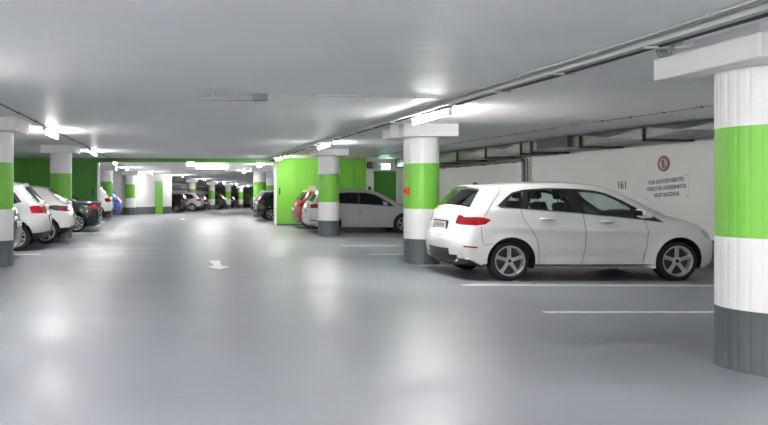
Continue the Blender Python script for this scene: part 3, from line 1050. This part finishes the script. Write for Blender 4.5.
    # chrome strip along the belt
    if S.get('belt_chrome'):
        for sd in (-1, 1):
            bm = bmesh.new()
            sp = smooth_poly(S['belt_chrome'], 0.06)
            tube(bm, [(p.x, sd * (yv1(p.x, p.y) + 0.002), p.y) for p in sp], 0.006, 6)
            build('window_trim', bm, M['chrome'], root, True)
    if S.get('strips'):
        for strip in S['strips']:
            for sd in (-1, 1):
                bm = bmesh.new()
                sp = smooth_poly(strip, 0.06)
                tube(bm, [(p.x, sd * (yv1(p.x, p.y) + 0.003), p.y) for p in sp], 0.009, 6)
                build('bumper_trim', bm, M['chrome'], root, True)
    # handles
    for (hx, hz) in S.get('handles', []):
        for sd in (-1, 1):
            y = yv1(hx, hz)
            bm = bmesh.new()
            g = bmesh.new()
            pts = [(hx - 0.105, sd * (y - 0.004), hz), (hx - 0.09, sd * (y + 0.026), hz + 0.002), (hx - 0.03, sd * (y + 0.036), hz + 0.001), (hx + 0.05, sd * (y + 0.034), hz - 0.002), (hx + 0.095, sd * (y + 0.022), hz - 0.004), (hx + 0.108, sd * (y - 0.004), hz - 0.006)]
            tube(bm, pts, [0.012, 0.019, 0.023, 0.023, 0.018, 0.012], 8)
            h = build('door_handle', bm, S['paint'], root, True)
            bm = bmesh.new()
            lathe(bm, [(0.034, y - 0.002), (0.034, y + 0.003), (0.0001, y + 0.003)], 16, 'y', (0, 0, 0))
            for v in bm.verts: v.co = Vector((hx + v.co.x * 1.5, sd * v.co.y, hz - 0.008 + v.co.z * 0.8))
            build('handle_recess', bm, M['liner'] if not S.get('chrome_handles') else M['alloy'], h)
    # mirrors
    if S.get('mirror'):
        mx_, mz_ = S['mirror']
        for sd in (-1, 1):
            y = yv1(mx_, mz_ - 0.03)
            bm = bmesh.new()
            g = rounded_box_bm(0.16, 0.22, 0.125, 0.05, 3)
            for v in g.verts:
                v.co.z *= 1.0 - 0.25 * (v.co.y / 0.11) * (1 if sd > 0 else -1)
                v.co.z += -0.25 * v.co.x
            merge(bm, g, Matrix.Translation((mx_, sd * (y + 0.13), mz_)))
            m_ = build('wing_mirror', bm, S['paint'], root, True, 60)
            bm = bmesh.new()
            tube(bm, [(mx_ + 0.02, sd * (y - 0.02), mz_ - 0.07), (mx_ + 0.02, sd * (y + 0.07), mz_ - 0.045)], 0.022, 8)
            build('mirror_foot', bm, M['black'], m_, True, 40)
            bm = bmesh.new()
            g = rounded_box_bm(0.01, 0.17, 0.085, 0.004, 1)
            merge(bm, g, Matrix.Translation((mx_ - 0.079, sd * (y + 0.13), mz_ + 0.012)))
            build('mirror_glass', bm, M['chrome'], m_, True, 40)
    # wheels
    rr = S.get('rim', 0.235)
    for cx in (axr, axf):
        for sd in (-1, 1):
            make_wheel(root, cx, sd * (HW - 0.135), rt, rr, sd, S.get('spokes', 5), S.get('style', 'five'), det)
    # rear details
    def rear_pt(z, y_):
        i = min(range(nt_ // 2), key=lambda k: abs(top[k].y - z) + (10 if top[k].x > Lx * 0.4 else 0))
        v = y_ / max(yt[i], 0.01)
        return band_pos(i, v)
    if S.get('plate_z') is not None:
        q = rear_pt(S['plate_z'], 0)
        bm = bmesh.new()
        box(bm, q.x - 0.014, q.x + 0.01, -0.26, 0.26, q.z - 0.055, q.z + 0.055, 0, 0.004)
        pl = build('number_plate', bm, M['plate'], root)
        bm = bmesh.new()
        box(bm, q.x - 0.005, q.x + 0.03, -0.30, 0.30, q.z - 0.085, q.z + 0.075, 0, 0.01)
        build('plate_recess', bm, M['liner'], pl)
        bm = bmesh.new()
        box(bm, q.x - 0.016, q.x - 0.013, -0.20, 0.21, q.z - 0.032, q.z + 0.03)
        build('plate_lettering', bm, M['signgrey'], pl)
        q2 = rear_pt(S.get('badge_z', S['plate_z'] + 0.15), 0)
        bm = bmesh.new()
        pts = [(q2.x - 0.012, 0.04 * math.cos(a), q2.z + 0.04 * math.sin(a)) for a in np.linspace(0, 2 * math.pi, 20, endpoint=False)]
        tube(bm, pts, 0.004, 6, closed=True)
        if S.get('star'):
            for a in (90, 210, 330):
                a = math.radians(a)
                tube(bm, [(q2.x - 0.014, 0, q2.z), (q2.x - 0.012, 0.038 * math.cos(a), q2.z + 0.038 * math.sin(a))], [0.006, 0.002], 6)
        else:
            tube(bm, [(q2.x - 0.013, -0.03, q2.z), (q2.x - 0.013, 0.03, q2.z)], 0.004, 6)
        build('badge', bm, M['chrome'], root, True)
    if S.get('spoiler'):
        sx, sz, ln, hw_ = S['spoiler']
        bm = bmesh.new()
        prev = None
        cols = []
        for v in np.linspace(-1, 1, 13):
            yy = v * hw_
            bow = 0.07 * abs(v) ** 2.2
            dz_ = -0.03 * abs(v) ** 2
            sect = [(sx + ln, sz + 0.028), (sx + ln * 0.5, sz + 0.022), (sx + bow, sz - 0.004), (sx + bow - 0.004, sz - 0.018), (sx + bow + 0.03, sz - 0.035), (sx + ln * 0.6, sz - 0.03), (sx + ln, sz - 0.01)]
            cols.append([bm.verts.new((a, yy, b + dz_)) for a, b in sect])
        for A, B in zip(cols, cols[1:]):
            for k in range(len(A)): bm.faces.new((A[k], A[(k + 1) % len(A)], B[(k + 1) % len(A)], B[k]))
        bm.faces.new(cols[0]); bm.faces.new(cols[-1])
        build('roof_spoiler', bm, S['paint'], root, True, 50)
    if S.get('fin'):
        fx, fz = S['fin']
        bm = bmesh.new()
        g = bmesh.new()
        pr_ = [(fx - 0.02, fz - 0.02), (fx + 0.01, fz + 0.045), (fx + 0.03, fz + 0.05), (fx + 0.14, fz - 0.0), (fx + 0.15, fz - 0.02)]
        prism(bm, pr_, -0.016, 0.016, 0, Matrix.Rotation(math.pi / 2, 4, 'X'))
        build('antenna', bm, M['black'], root)
    if S.get('rails'):
        xa, xb, zr, yr = S['rails']
        for sd in (-1, 1):
            bm = bmesh.new()
            tube(bm, [(xa, sd * yr, zr - 0.05), (xa + 0.1, sd * yr, zr + 0.02), ((xa + xb) / 2, sd * yr, zr + 0.035), (xb - 0.12, sd * yr, zr + 0.01), (xb, sd * yr, zr - 0.06)], 0.014, 8)
            build('roof_rail', bm, M['alloy'] if S.get('rail_silver', True) else M['black'], root, True)
    if S.get('exhaust'):
        for yy in (-0.55, 0.55):
            bm = bmesh.new()
            q = rear_pt(0.34, yy)
            g = bmesh.new()
            lathe(g, [(0.045, 0.0), (0.05, -0.03), (0.042, -0.035), (0.036, 0.02)], 20, 'x', close=False)
            for v in g.verts: v.co.y *= 2.6
            merge(bm, g, Matrix.Translation((q.x + 0.03, yy, 0.335)))
            box(bm, q.x + 0.012, q.x + 0.018, yy - 0.10, yy + 0.10, 0.30, 0.37, 0)
            build('exhaust_tip', bm, M['chrome'], root, True, 50)
    # interior
    if S.get('interior'):
        zbelt = S['interior']['belt']; xa, xb = S['interior']['x']
        bm = bmesh.new()
        pts = []
        ys_ = HW - 0.12
        n = 10
        for sd in (-1, 1):        # door inner panels
            for k in range(n):
                p0, p1 = xa + (xb - xa) * k / n, xa + (xb - xa) * (k + 1) / n
                z0_, z1_ = [interp(p, [c[0] for c in zbelt], [c[1] for c in zbelt]) for p in (p0, p1)]
                ya = min(ys_, yv1(p0, 0.9) - 0.10); yb_ = min(ys_, yv1(p1, 0.9) - 0.10)
                bm.faces.new([bm.verts.new(c) for c in ((p0, sd * ya, 0.42), (p1, sd * yb_, 0.42), (p1, sd * yb_, z1_), (p0, sd * ya, z0_))])
                # ledge out to the glass
                bm.faces.new([bm.verts.new(c) for c in ((p0, sd * ya, z0_), (p1, sd * yb_, z1_), (p1, sd * (yv1(p1, z1_) - 0.02), z1_), (p0, sd * (yv1(p0, z0_) - 0.02), z0_))])
        box(bm, xa, xb, -ys_, ys_, 0.36, 0.42)
        box(bm, xb - 0.45, xb + 0.05, -ys_ + 0.05, ys_ - 0.05, 0.42, 0.98, 0, 0.08)
        box(bm, xa - 0.1, xa + 0.42, -ys_ + 0.05, ys_ - 0.05, 0.42, 1.05, 0, 0.02)
        build('cabin_lining', bm, M['liner'], root)
        bm = bmesh.new()
        prev = None
        idx = [i for i in range(nt_) if S['interior']['roof'][0] <= top[i].x <= S['interior']['roof'][1] and top[i].y > 1.3]
        for i in idx:
            row = []
            for v in np.linspace(-0.95, 0.95, 9):
                q = band_pos(i, v); row.append(bm.verts.new((q.x, q.y, q.z - 0.035)))
            if prev:
                for k in range(8): bm.faces.new((prev[k], prev[k + 1], row[k + 1], row[k]))
            prev = row
        build('roof_lining', bm, M['headliner'], root, True)
        for (sx, sy, zs, back) in S['interior']['seats']:
            bm = bmesh.new()
            wdt = 0.50 if back < 0.7 else 1.2
            merge(bm, rounded_box_bm(0.50, wdt, 0.16, 0.06), Matrix.Translation((sx + 0.28, sy, zs)))
            g = rounded_box_bm(0.13, wdt * 0.96, 0.64, 0.055)
            for v in g.verts:
                if v.co.z > 0: v.co.y *= 1 - 0.22 * v.co.z / 0.32
            merge(bm, g, Matrix.Translation((sx - 0.02, sy, zs + 0.36)) @ Matrix.Rotation(math.radians(-14), 4, 'Y'))
            st = build('seat', bm, M['seat'], root, True, 50)
            for hy in ([sy] if wdt < 0.6 else [sy - 0.38, sy + 0.38]):
                bm = bmesh.new()
                g = rounded_box_bm(0.10, 0.27, 0.19, 0.05, 4)
                merge(bm, g, Matrix.Translation((sx - 0.13, hy, zs + 0.80 + S['interior'].get('hr', 0))) @ Matrix.Rotation(math.radians(-10), 4, 'Y'))
                for s_ in (-0.05, 0.05):
                    tube(bm, [(sx - 0.10, hy + s_, zs + 0.64), (sx - 0.13, hy + s_, zs + 0.78 + S['interior'].get('hr', 0))], 0.007, 6)
                build('headrest', bm, M['seat'], st, True, 50)
        wx, wy, wz_ = S['interior']['wheel']
        bm = bmesh.new()
        g = bmesh.new()
        tube(g, [(0, 0.18 * math.cos(a), 0.18 * math.sin(a)) for a in np.linspace(0, 2 * math.pi, 28, endpoint=False)], 0.015, 8, closed=True)
        for a in (0, math.pi, -math.pi / 2):
            tube(g, [(0.02, 0, 0), (0, 0.17 * math.cos(a), 0.17 * math.sin(a))], 0.014, 6)
        tube(g, [(0, 0, 0), (0.25, 0, 0)], 0.03, 8)
        merge(bm, g, Matrix.Translation((wx, wy, wz_)) @ Matrix.Rotation(math.radians(25), 4, 'Y'))
        build('steering_wheel', bm, M['black'], root, True)
        bm = bmesh.new()
        mxx, mzz = S['interior']['mirror']
        merge(bm, rounded_box_bm(0.03, 0.22, 0.06, 0.012), Matrix.Translation((mxx, 0, mzz)))
        tube(bm, [(mxx, 0, mzz), (mxx + 0.06, 0, mzz + 0.07)], 0.01, 6)
        build('rear_view_mirror', bm, M['black'], root, True, 50)
    return root

# ---- hero: white compact MPV
mpv_profile = [(0.16, 0.24), (0.085, 0.34), (0.055, 0.47), (0.05, 0.60), (0.10, 0.80), (0.135, 0.95), (0.185, 1.09), (0.275, 1.185, 'c'), (0.50, 1.50), (0.55, 1.535, 'c'),
               (0.80, 1.557), (1.13, 1.583), (1.49, 1.598), (1.86, 1.603), (2.20, 1.585), (2.46, 1.55), (2.66, 1.485), (2.95, 1.335), (3.22, 1.175), (3.44, 1.062, 'c'), (3.70, 1.0), (3.97, 0.915), (4.15, 0.83),
               (4.27, 0.74), (4.325, 0.62), (4.335, 0.45), (4.32, 0.30), (4.24, 0.20)]
dlo = [(0.64, 1.213), (0.735, 1.29), (0.832, 1.368), (0.947, 1.445), (1.153, 1.492), (1.505, 1.517), (1.854, 1.512), (2.086, 1.50), (2.311, 1.478), (2.497, 1.43),
       (2.706, 1.325), (2.892, 1.21), (3.124, 1.08), (3.344, 0.953), (2.798, 1.016), (2.008, 1.097), (1.087, 1.164), (0.693, 1.189)]
hero = dict(
    name='hatchback_car', profile=mpv_profile, axles=(0.835, 3.575), tyre=0.325, arch=0.392, sill=0.205, halfwidth=0.90, rim=0.245, step=0.035, grid=0.055,
    paint=paint('white_car_paint', (0.74, 0.74, 0.725), 0.0, 0.35),
    trim=[dlo],
    pane=[[(0.78, 1.212), (0.86, 1.325), (0.965, 1.425), (1.10, 1.455), (1.04, 1.19)],
          [(1.155, 1.182), (1.21, 1.462), (1.50, 1.488), (1.80, 1.482), (1.868, 1.125), (1.5, 1.155)],
          [(2.06, 1.112), (2.045, 1.455), (2.30, 1.435), (2.46, 1.395), (2.66, 1.29), (2.80, 1.20), (2.86, 1.035), (2.6, 1.055)]],
    tail=[[(0.05, 0.91), (0.05, 1.035), (0.30, 1.045), (0.30, 0.905)]], tail2=[[(0.301, 0.905), (0.301, 1.045), (0.42, 1.035), (0.525, 0.995), (0.43, 0.925)]],
    head=[[(3.97, 0.80), (4.03, 0.86), (4.17, 0.79), (4.29, 0.66), (4.27, 0.62), (4.10, 0.70)]],
    clad=[[(0.0, 0.10), (0.0, 0.36), (0.20, 0.34), (0.32, 0.27), (0.50, 0.21), (0.50, 0.1)]],
    bumper_red=[[(0.10, 0.545), (0.10, 0.57), (0.30, 0.56), (0.29, 0.535)]],
    clad_z=0.40, clad_centre=0.10, tail_z=(0.90, 1.045), tail_v=0.80, rear_window=(1.195, 1.49, 0.56), windshield=(1.09, 1.50, 3.45),
    seams=[[(0.42, 1.05), (0.52, 1.20), (0.72, 1.43), (0.78, 1.54)], [(1.02, 1.16), (1.06, 1.0), (1.18, 0.82), (1.27, 0.62), (1.29, 0.26)],
           [(2.03, 1.09), (2.05, 0.7), (2.02, 0.4), (1.98, 0.26)], [(3.02, 1.0), (3.06, 0.8), (3.03, 0.5), (2.98, 0.30)],
           [(1.24, 0.255), (2.0, 0.25), (3.10, 0.27)], [(0.54, 0.62), (0.40, 0.60), (0.36, 0.78), (0.36, 0.88)]],
    crease=[(0.5, 0.86, 3.9, 0.78, -0.012), (1.2, 0.40, 3.3, 0.42, 0.016)],
    belt_chrome=[(0.66, 1.205), (1.087, 1.168), (2.008, 1.101), (2.798, 1.020), (3.30, 0.960)],
    handles=[(1.43, 1.01), (2.40, 0.965)], chrome_handles=True, mirror=(2.93, 1.10), plate_z=0.86, badge_z=1.10, star=True, spoiler=(0.44, 1.525, 0.16, 0.60), fin=(0.62, 1.575), exhaust=True,
    glass=M['glass'], rglass=M['rglass'], spokes=5, style='five', strips=[[(0.10, 0.36), (0.22, 0.345), (0.33, 0.27)]],
    interior=dict(belt=[(0.5, 1.15), (1.087, 1.12), (2.0, 1.06), (2.8, 0.98), (3.2, 0.94)], x=(0.62, 3.15), roof=(0.85, 2.42),
                  seats=[(1.33, 0.0, 0.62, 1.2), (2.05, -0.36, 0.60, 0.5), (2.05, 0.36, 0.60, 0.5)], wheel=(2.62, 0.36, 0.98), mirror=(2.45, 1.38), hr=0.02))
make_car(hero, (4.60, 11.47, 0), 0.0, 'white compact hatchback parked in front of the warning sign, nearest car on the right')

# ---- generic profiles
def generic(kind, color, **kw):
    if kind == 'suv':
        d_ = dict(name='suv_car', profile=[(0.14, 0.30), (0.05, 0.42), (0.02, 0.55), (0.03, 0.72), (0.07, 0.95), (0.17, 1.13, 'c'), (0.56, 1.55), (0.60, 1.62, 'c'), (0.8, 1.65), (1.3, 1.68), (1.8, 1.68), (2.3, 1.64),
                  (2.6, 1.56), (3.15, 1.22), (3.32, 1.12, 'c'), (3.7, 1.06), (4.1, 0.95), (4.32, 0.80), (4.38, 0.6), (4.38, 0.42), (4.30, 0.26)],
                  axles=(0.78, 3.42), tyre=0.345, arch=0.415, sill=0.26, halfwidth=0.90, rim=0.235,
                  trim=[[(0.58, 1.20), (0.76, 1.42), (0.90, 1.52), (1.5, 1.57), (2.2, 1.54), (2.5, 1.45), (2.98, 1.12), (3.08, 1.02), (2.0, 1.06), (1.0, 1.10)]],
                  pane=[[(0.70, 1.19), (0.80, 1.36), (0.92, 1.47), (1.02, 1.485), (1.02, 1.135)], [(1.10, 1.13), (1.10, 1.49), (1.5, 1.525), (1.83, 1.52), (1.83, 1.10)], [(1.92, 1.095), (1.92, 1.515), (2.2, 1.50), (2.46, 1.41), (2.85, 1.12), (2.85, 1.055)]],
                  tail=[[(0.0, 0.92), (0.0, 1.10), (0.30, 1.12), (0.40, 1.08), (0.34, 0.93)]], head=[[(3.95, 0.78), (3.98, 0.90), (4.25, 0.82), (4.38, 0.70), (4.38, 0.66)]],
                  clad=[[(0.0, 0.2), (0.0, 0.46), (0.36, 0.44), (0.40, 0.2)], [(1.15, 0.2), (1.18, 0.36), (3.02, 0.36), (3.05, 0.2)]],
                  clad_z=0.50, tail_z=(0.92, 1.09), tail_v=0.55, rear_window=(1.16, 1.56, 0.59), windshield=(1.14, 1.57, 3.33),
                  seams=[[(1.06, 1.09), (1.10, 0.8), (1.22, 0.6), (1.24, 0.3)], [(1.88, 1.07), (1.9, 0.7), (1.86, 0.3)], [(2.88, 1.04), (2.92, 0.7), (2.84, 0.3)]],
                  handles=[(1.32, 0.98), (2.12, 0.95)], mirror=(2.72, 1.12), plate_z=0.80, badge_z=1.02, spoiler=(0.50, 1.60, 0.16, 0.58), rails=(0.75, 2.4, 1.67, 0.57), spokes=10, style='ten')
    elif kind == 'coupe_suv':
        d_ = dict(name='suv_car', profile=[(0.16, 0.30), (0.06, 0.40), (0.02, 0.55), (0.05, 0.78), (0.10, 0.95), (0.14, 1.10), (0.22, 1.17, 'c'), (0.68, 1.49), (0.76, 1.53, 'c'), (1.1, 1.585), (1.6, 1.62), (2.1, 1.61),
                  (2.6, 1.52), (3.25, 1.22), (3.45, 1.13, 'c'), (3.8, 1.08), (4.3, 0.97), (4.6, 0.82), (4.68, 0.6), (4.68, 0.42), (4.60, 0.26)],
                  axles=(0.80, 3.70), tyre=0.355, arch=0.425, sill=0.27, halfwidth=0.93, rim=0.265,
                  trim=[[(0.80, 1.22), (1.0, 1.40), (1.3, 1.49), (1.7, 1.52), (2.2, 1.48), (2.55, 1.38), (3.10, 1.10), (3.2, 1.02), (2.0, 1.08), (1.1, 1.14)], [(0.0, 0.90), (0.0, 1.03), (0.45, 1.08), (0.74, 1.05), (0.64, 0.99), (0.45, 0.93)]],
                  pane=[[(0.98, 1.20), (1.08, 1.36), (1.30, 1.44), (1.30, 1.16)], [(1.38, 1.155), (1.38, 1.455), (1.7, 1.475), (1.98, 1.455), (1.98, 1.12)], [(2.07, 1.115), (2.07, 1.45), (2.3, 1.41), (2.52, 1.34), (2.95, 1.11), (2.95, 1.06)]],
                  tail2=[[(0.0, 0.95), (0.0, 1.0), (0.34, 1.02), (0.34, 0.96)]], head=[[(4.2, 0.78), (4.22, 0.90), (4.5, 0.84), (4.66, 0.70)]],
                  clad=[[(0.0, 0.2), (0.0, 0.46), (0.38, 0.44), (0.42, 0.2)], [(1.18, 0.2), (1.20, 0.36), (3.30, 0.36), (3.32, 0.2)]],
                  clad_z=0.52, tail_z=(0.92, 1.02), tail_v=0.40, tail_strip=True, rear_window=(1.19, 1.48, 0.69), windshield=(1.15, 1.53, 3.46),
                  seams=[[(1.34, 1.12), (1.36, 0.8), (1.42, 0.6), (1.44, 0.3)], [(2.02, 1.09), (2.04, 0.7), (2.0, 0.3)], [(3.0, 1.04), (3.04, 0.7), (2.96, 0.3)]],
                  handles=[(1.6, 1.0), (2.3, 0.97)], mirror=(2.85, 1.12), plate_z=0.70, badge_z=1.08, spoiler=(0.62, 1.515, 0.16, 0.58), spokes=5, style='double')
    elif kind == 'sedan':
        d_ = dict(name='sedan_car', profile=[(0.16, 0.24), (0.05, 0.34), (0.02, 0.50), (0.04, 0.70), (0.06, 0.92), (0.05, 1.06), (0.10, 1.10, 'c'), (0.45, 1.12), (0.80, 1.14, 'c'), (1.30, 1.36), (1.7, 1.44), (2.1, 1.46), (2.5, 1.42),
                  (3.1, 1.12), (3.3, 1.03, 'c'), (3.8, 0.96), (4.3, 0.84), (4.6, 0.68), (4.66, 0.5), (4.64, 0.3), (4.55, 0.2)],
                  axles=(0.84, 3.72), tyre=0.335, arch=0.40, sill=0.20, halfwidth=0.90, rim=0.25,
                  trim=[[(1.0, 1.04), (1.35, 1.25), (1.75, 1.35), (2.2, 1.36), (2.5, 1.28), (2.98, 1.02), (3.1, 0.92), (2.0, 0.97)]],
                  pane=[[(1.25, 1.05), (1.42, 1.22), (1.75, 1.31), (1.98, 1.325), (1.98, 1.0)], [(2.06, 0.995), (2.06, 1.325), (2.2, 1.32), (2.45, 1.24), (2.85, 1.03), (2.85, 0.96)]],
                  tail2=[[(0.0, 0.82), (0.0, 0.98), (0.25, 0.99), (0.40, 0.93), (0.30, 0.84)]], head=[[(4.2, 0.70), (4.22, 0.79), (4.5, 0.70), (4.64, 0.58)]],
                  clad_z=0.34, tail_z=(0.83, 0.97), tail_v=0.45, rear_window=(1.15, 1.40, 1.5), windshield=(1.05, 1.42, 3.32),
                  seams=[[(1.25, 1.02), (1.34, 0.8), (1.46, 0.6), (1.48, 0.25)], [(2.02, 0.97), (2.04, 0.6), (2.0, 0.25)], [(3.0, 0.93), (3.04, 0.6), (2.96, 0.25)]],
                  handles=[(1.5, 0.90), (2.3, 0.87)], mirror=(2.75, 1.02), plate_z=0.76, badge_z=1.02, spokes=10, style='ten', exhaust=True)
    elif kind == 'wagon':
        d_ = dict(name='estate_car', profile=[(0.16, 0.24), (0.05, 0.34), (0.02, 0.50), (0.04, 0.70), (0.08, 0.92), (0.14, 1.04, 'c'), (0.42, 1.40), (0.47, 1.46, 'c'), (0.9, 1.495), (1.4, 1.52), (1.9, 1.515), (2.3, 1.46),
                  (2.6, 1.36), (3.1, 1.07), (3.22, 1.00, 'c'), (3.6, 0.94), (4.0, 0.84), (4.25, 0.70), (4.34, 0.5), (4.33, 0.3), (4.24, 0.2)],
                  axles=(0.74, 3.33), tyre=0.32, arch=0.385, sill=0.20, halfwidth=0.89, rim=0.225,
                  trim=[[(0.46, 1.08), (0.60, 1.30), (0.78, 1.385), (1.4, 1.43), (2.0, 1.42), (2.35, 1.35), (2.82, 1.08), (3.0, 0.93), (2.0, 1.00), (1.0, 1.04)]],
                  pane=[[(0.58, 1.10), (0.68, 1.28), (0.82, 1.35), (1.0, 1.365), (1.0, 1.07)], [(1.08, 1.065), (1.08, 1.375), (1.4, 1.395), (1.72, 1.39), (1.72, 1.035)], [(1.80, 1.03), (1.80, 1.388), (2.0, 1.385), (2.32, 1.315), (2.74, 1.06), (2.74, 0.985)]],
                  tail=[[(0.0, 0.86), (0.0, 1.0), (0.30, 1.02), (0.42, 0.98), (0.30, 0.88)]], head=[[(3.85, 0.68), (3.88, 0.78), (4.15, 0.70), (4.32, 0.58)]],
                  clad_z=0.30, tail_z=(0.86, 1.0), tail_v=0.5, rear_window=(1.07, 1.41, 0.45), windshield=(1.02, 1.44, 3.23),
                  seams=[[(1.04, 1.03), (1.06, 0.8), (1.18, 0.6), (1.20, 0.25)], [(1.76, 1.0), (1.78, 0.6), (1.74, 0.25)], [(2.80, 0.95), (2.84, 0.6), (2.76, 0.25)]],
                  handles=[(1.3, 0.92), (2.0, 0.89)], mirror=(2.62, 1.04), plate_z=0.78, badge_z=0.98, spoiler=(0.37, 1.44, 0.14, 0.56), spokes=5, style='double', bumper_red=[[(0.05, 0.42), (0.05, 0.46), (0.26, 0.45), (0.26, 0.42)]])
    d_['paint'] = color
    d_['step'] = 0.06; d_['grid'] = 0.10
    d_.update(kw)
    return d_

P_ = dict(
    silver=paint('silver_car_paint', (0.50, 0.51, 0.53), 0.4, 0.32), grey=paint('grey_car_paint', (0.52, 0.52, 0.53), 0.25, 0.32), white2=paint('plain_white_car_paint', (0.76, 0.76, 0.75)),
    black=paint('black_car_paint', (0.012, 0.014, 0.02), 0.2, 0.25), red=paint('red_car_paint', (0.30, 0.010, 0.010), 0.1), blue=paint('blue_car_paint', (0.015, 0.07, 0.33), 0.3),
    navy=paint('dark_blue_car_paint', (0.03, 0.045, 0.08), 0.3), dgrey=paint('dark_grey_car_paint', (0.05, 0.052, 0.055), 0.4))
FAR = dict(detail=False, step=0.11, grid=0.2, handles=[], seams=[], rails=None, exhaust=None)
PI = math.pi
def left_car(kind, color, Xr, Yc, label, yaw=6, **kw):
    make_car(generic(kind, color, **kw), (Xr, Yc, floor_z(Yc)), PI - math.radians(yaw), label)
def right_car(kind, color, Xr, Yc, label, yaw=0, **kw):
    make_car(generic(kind, color, **kw), (Xr, Yc, floor_z(Yc)), math.radians(yaw), label)

left_car('wagon', P_['navy'], -3.44, 14.05, 'dark blue car mostly hidden behind the cut-off column at the left edge', yaw=-3)
left_car('suv', P_['silver'], -3.30, 16.82, 'silver car with dark lower bumper, nearest to the cut-off left column', yaw=-5, axles=(0.72, 3.38))
left_car('coupe_suv', P_['white2'], -3.04, 19.1, 'white car with slim dark tail lights, between silver car and column', yaw=-5, axles=(0.72, 3.65))
left_car('sedan', P_['black'], -2.84, 24.2, 'black saloon with bright red tail lights parked before the left green wall', yaw=-4)
left_car('suv', P_['white2'], -3.40, 34.3, 'white car just behind the end of the left green wall', yaw=-4, **FAR)
left_car('wagon', P_['blue'], -3.35, 39.3, 'blue car beyond the white one, before the far white wall', yaw=-4, **FAR)
right_car('wagon', P_['grey'], 4.66, 23.75, 'silver grey estate car behind the round column on the right', axles=(0.74, 3.33))
right_car('wagon', P_['red'], 4.72, 26.2, 'red car with roof rails parked against the green wall', yaw=1, tail_v=0.3, rails=(0.55, 2.2, 1.50, 0.55))
right_car('wagon', P_['black'], 3.98, 33.5, 'black car sticking out behind the left end of the right green wall')
right_car('wagon', P_['dgrey'], 6.0, 53.0, 'dark far car seen left of the last right row column', **FAR)
# far diagonal row
ang = math.atan2(0.27, -0.963)
for px, D, kind, colr, lb in [(188, 53.3, 'wagon', 'black', 'dark far car right beside the white pillar, its wheel showing'),
                              (203, 59.0, 'suv', 'silver', 'silver far car just right of the first far column'),
                              (208.5, 63.0, 'wagon', 'black', 'dark far car just left of the second far column'),
                              (226, 69.5, 'suv', 'dgrey', 'dark grey far car with tail light, left of the third far column'),
                              (236, 77.0, 'wagon', 'black', 'dark far car left of the last far column'),
                              (245, 84.5, 'suv', 'red', 'smallest farthest car, reddish, right of the last far column')]:
    make_car(generic(kind, P_[colr], **FAR), ((px - VX) / F * D, D, floor_z(D)), ang, lb)
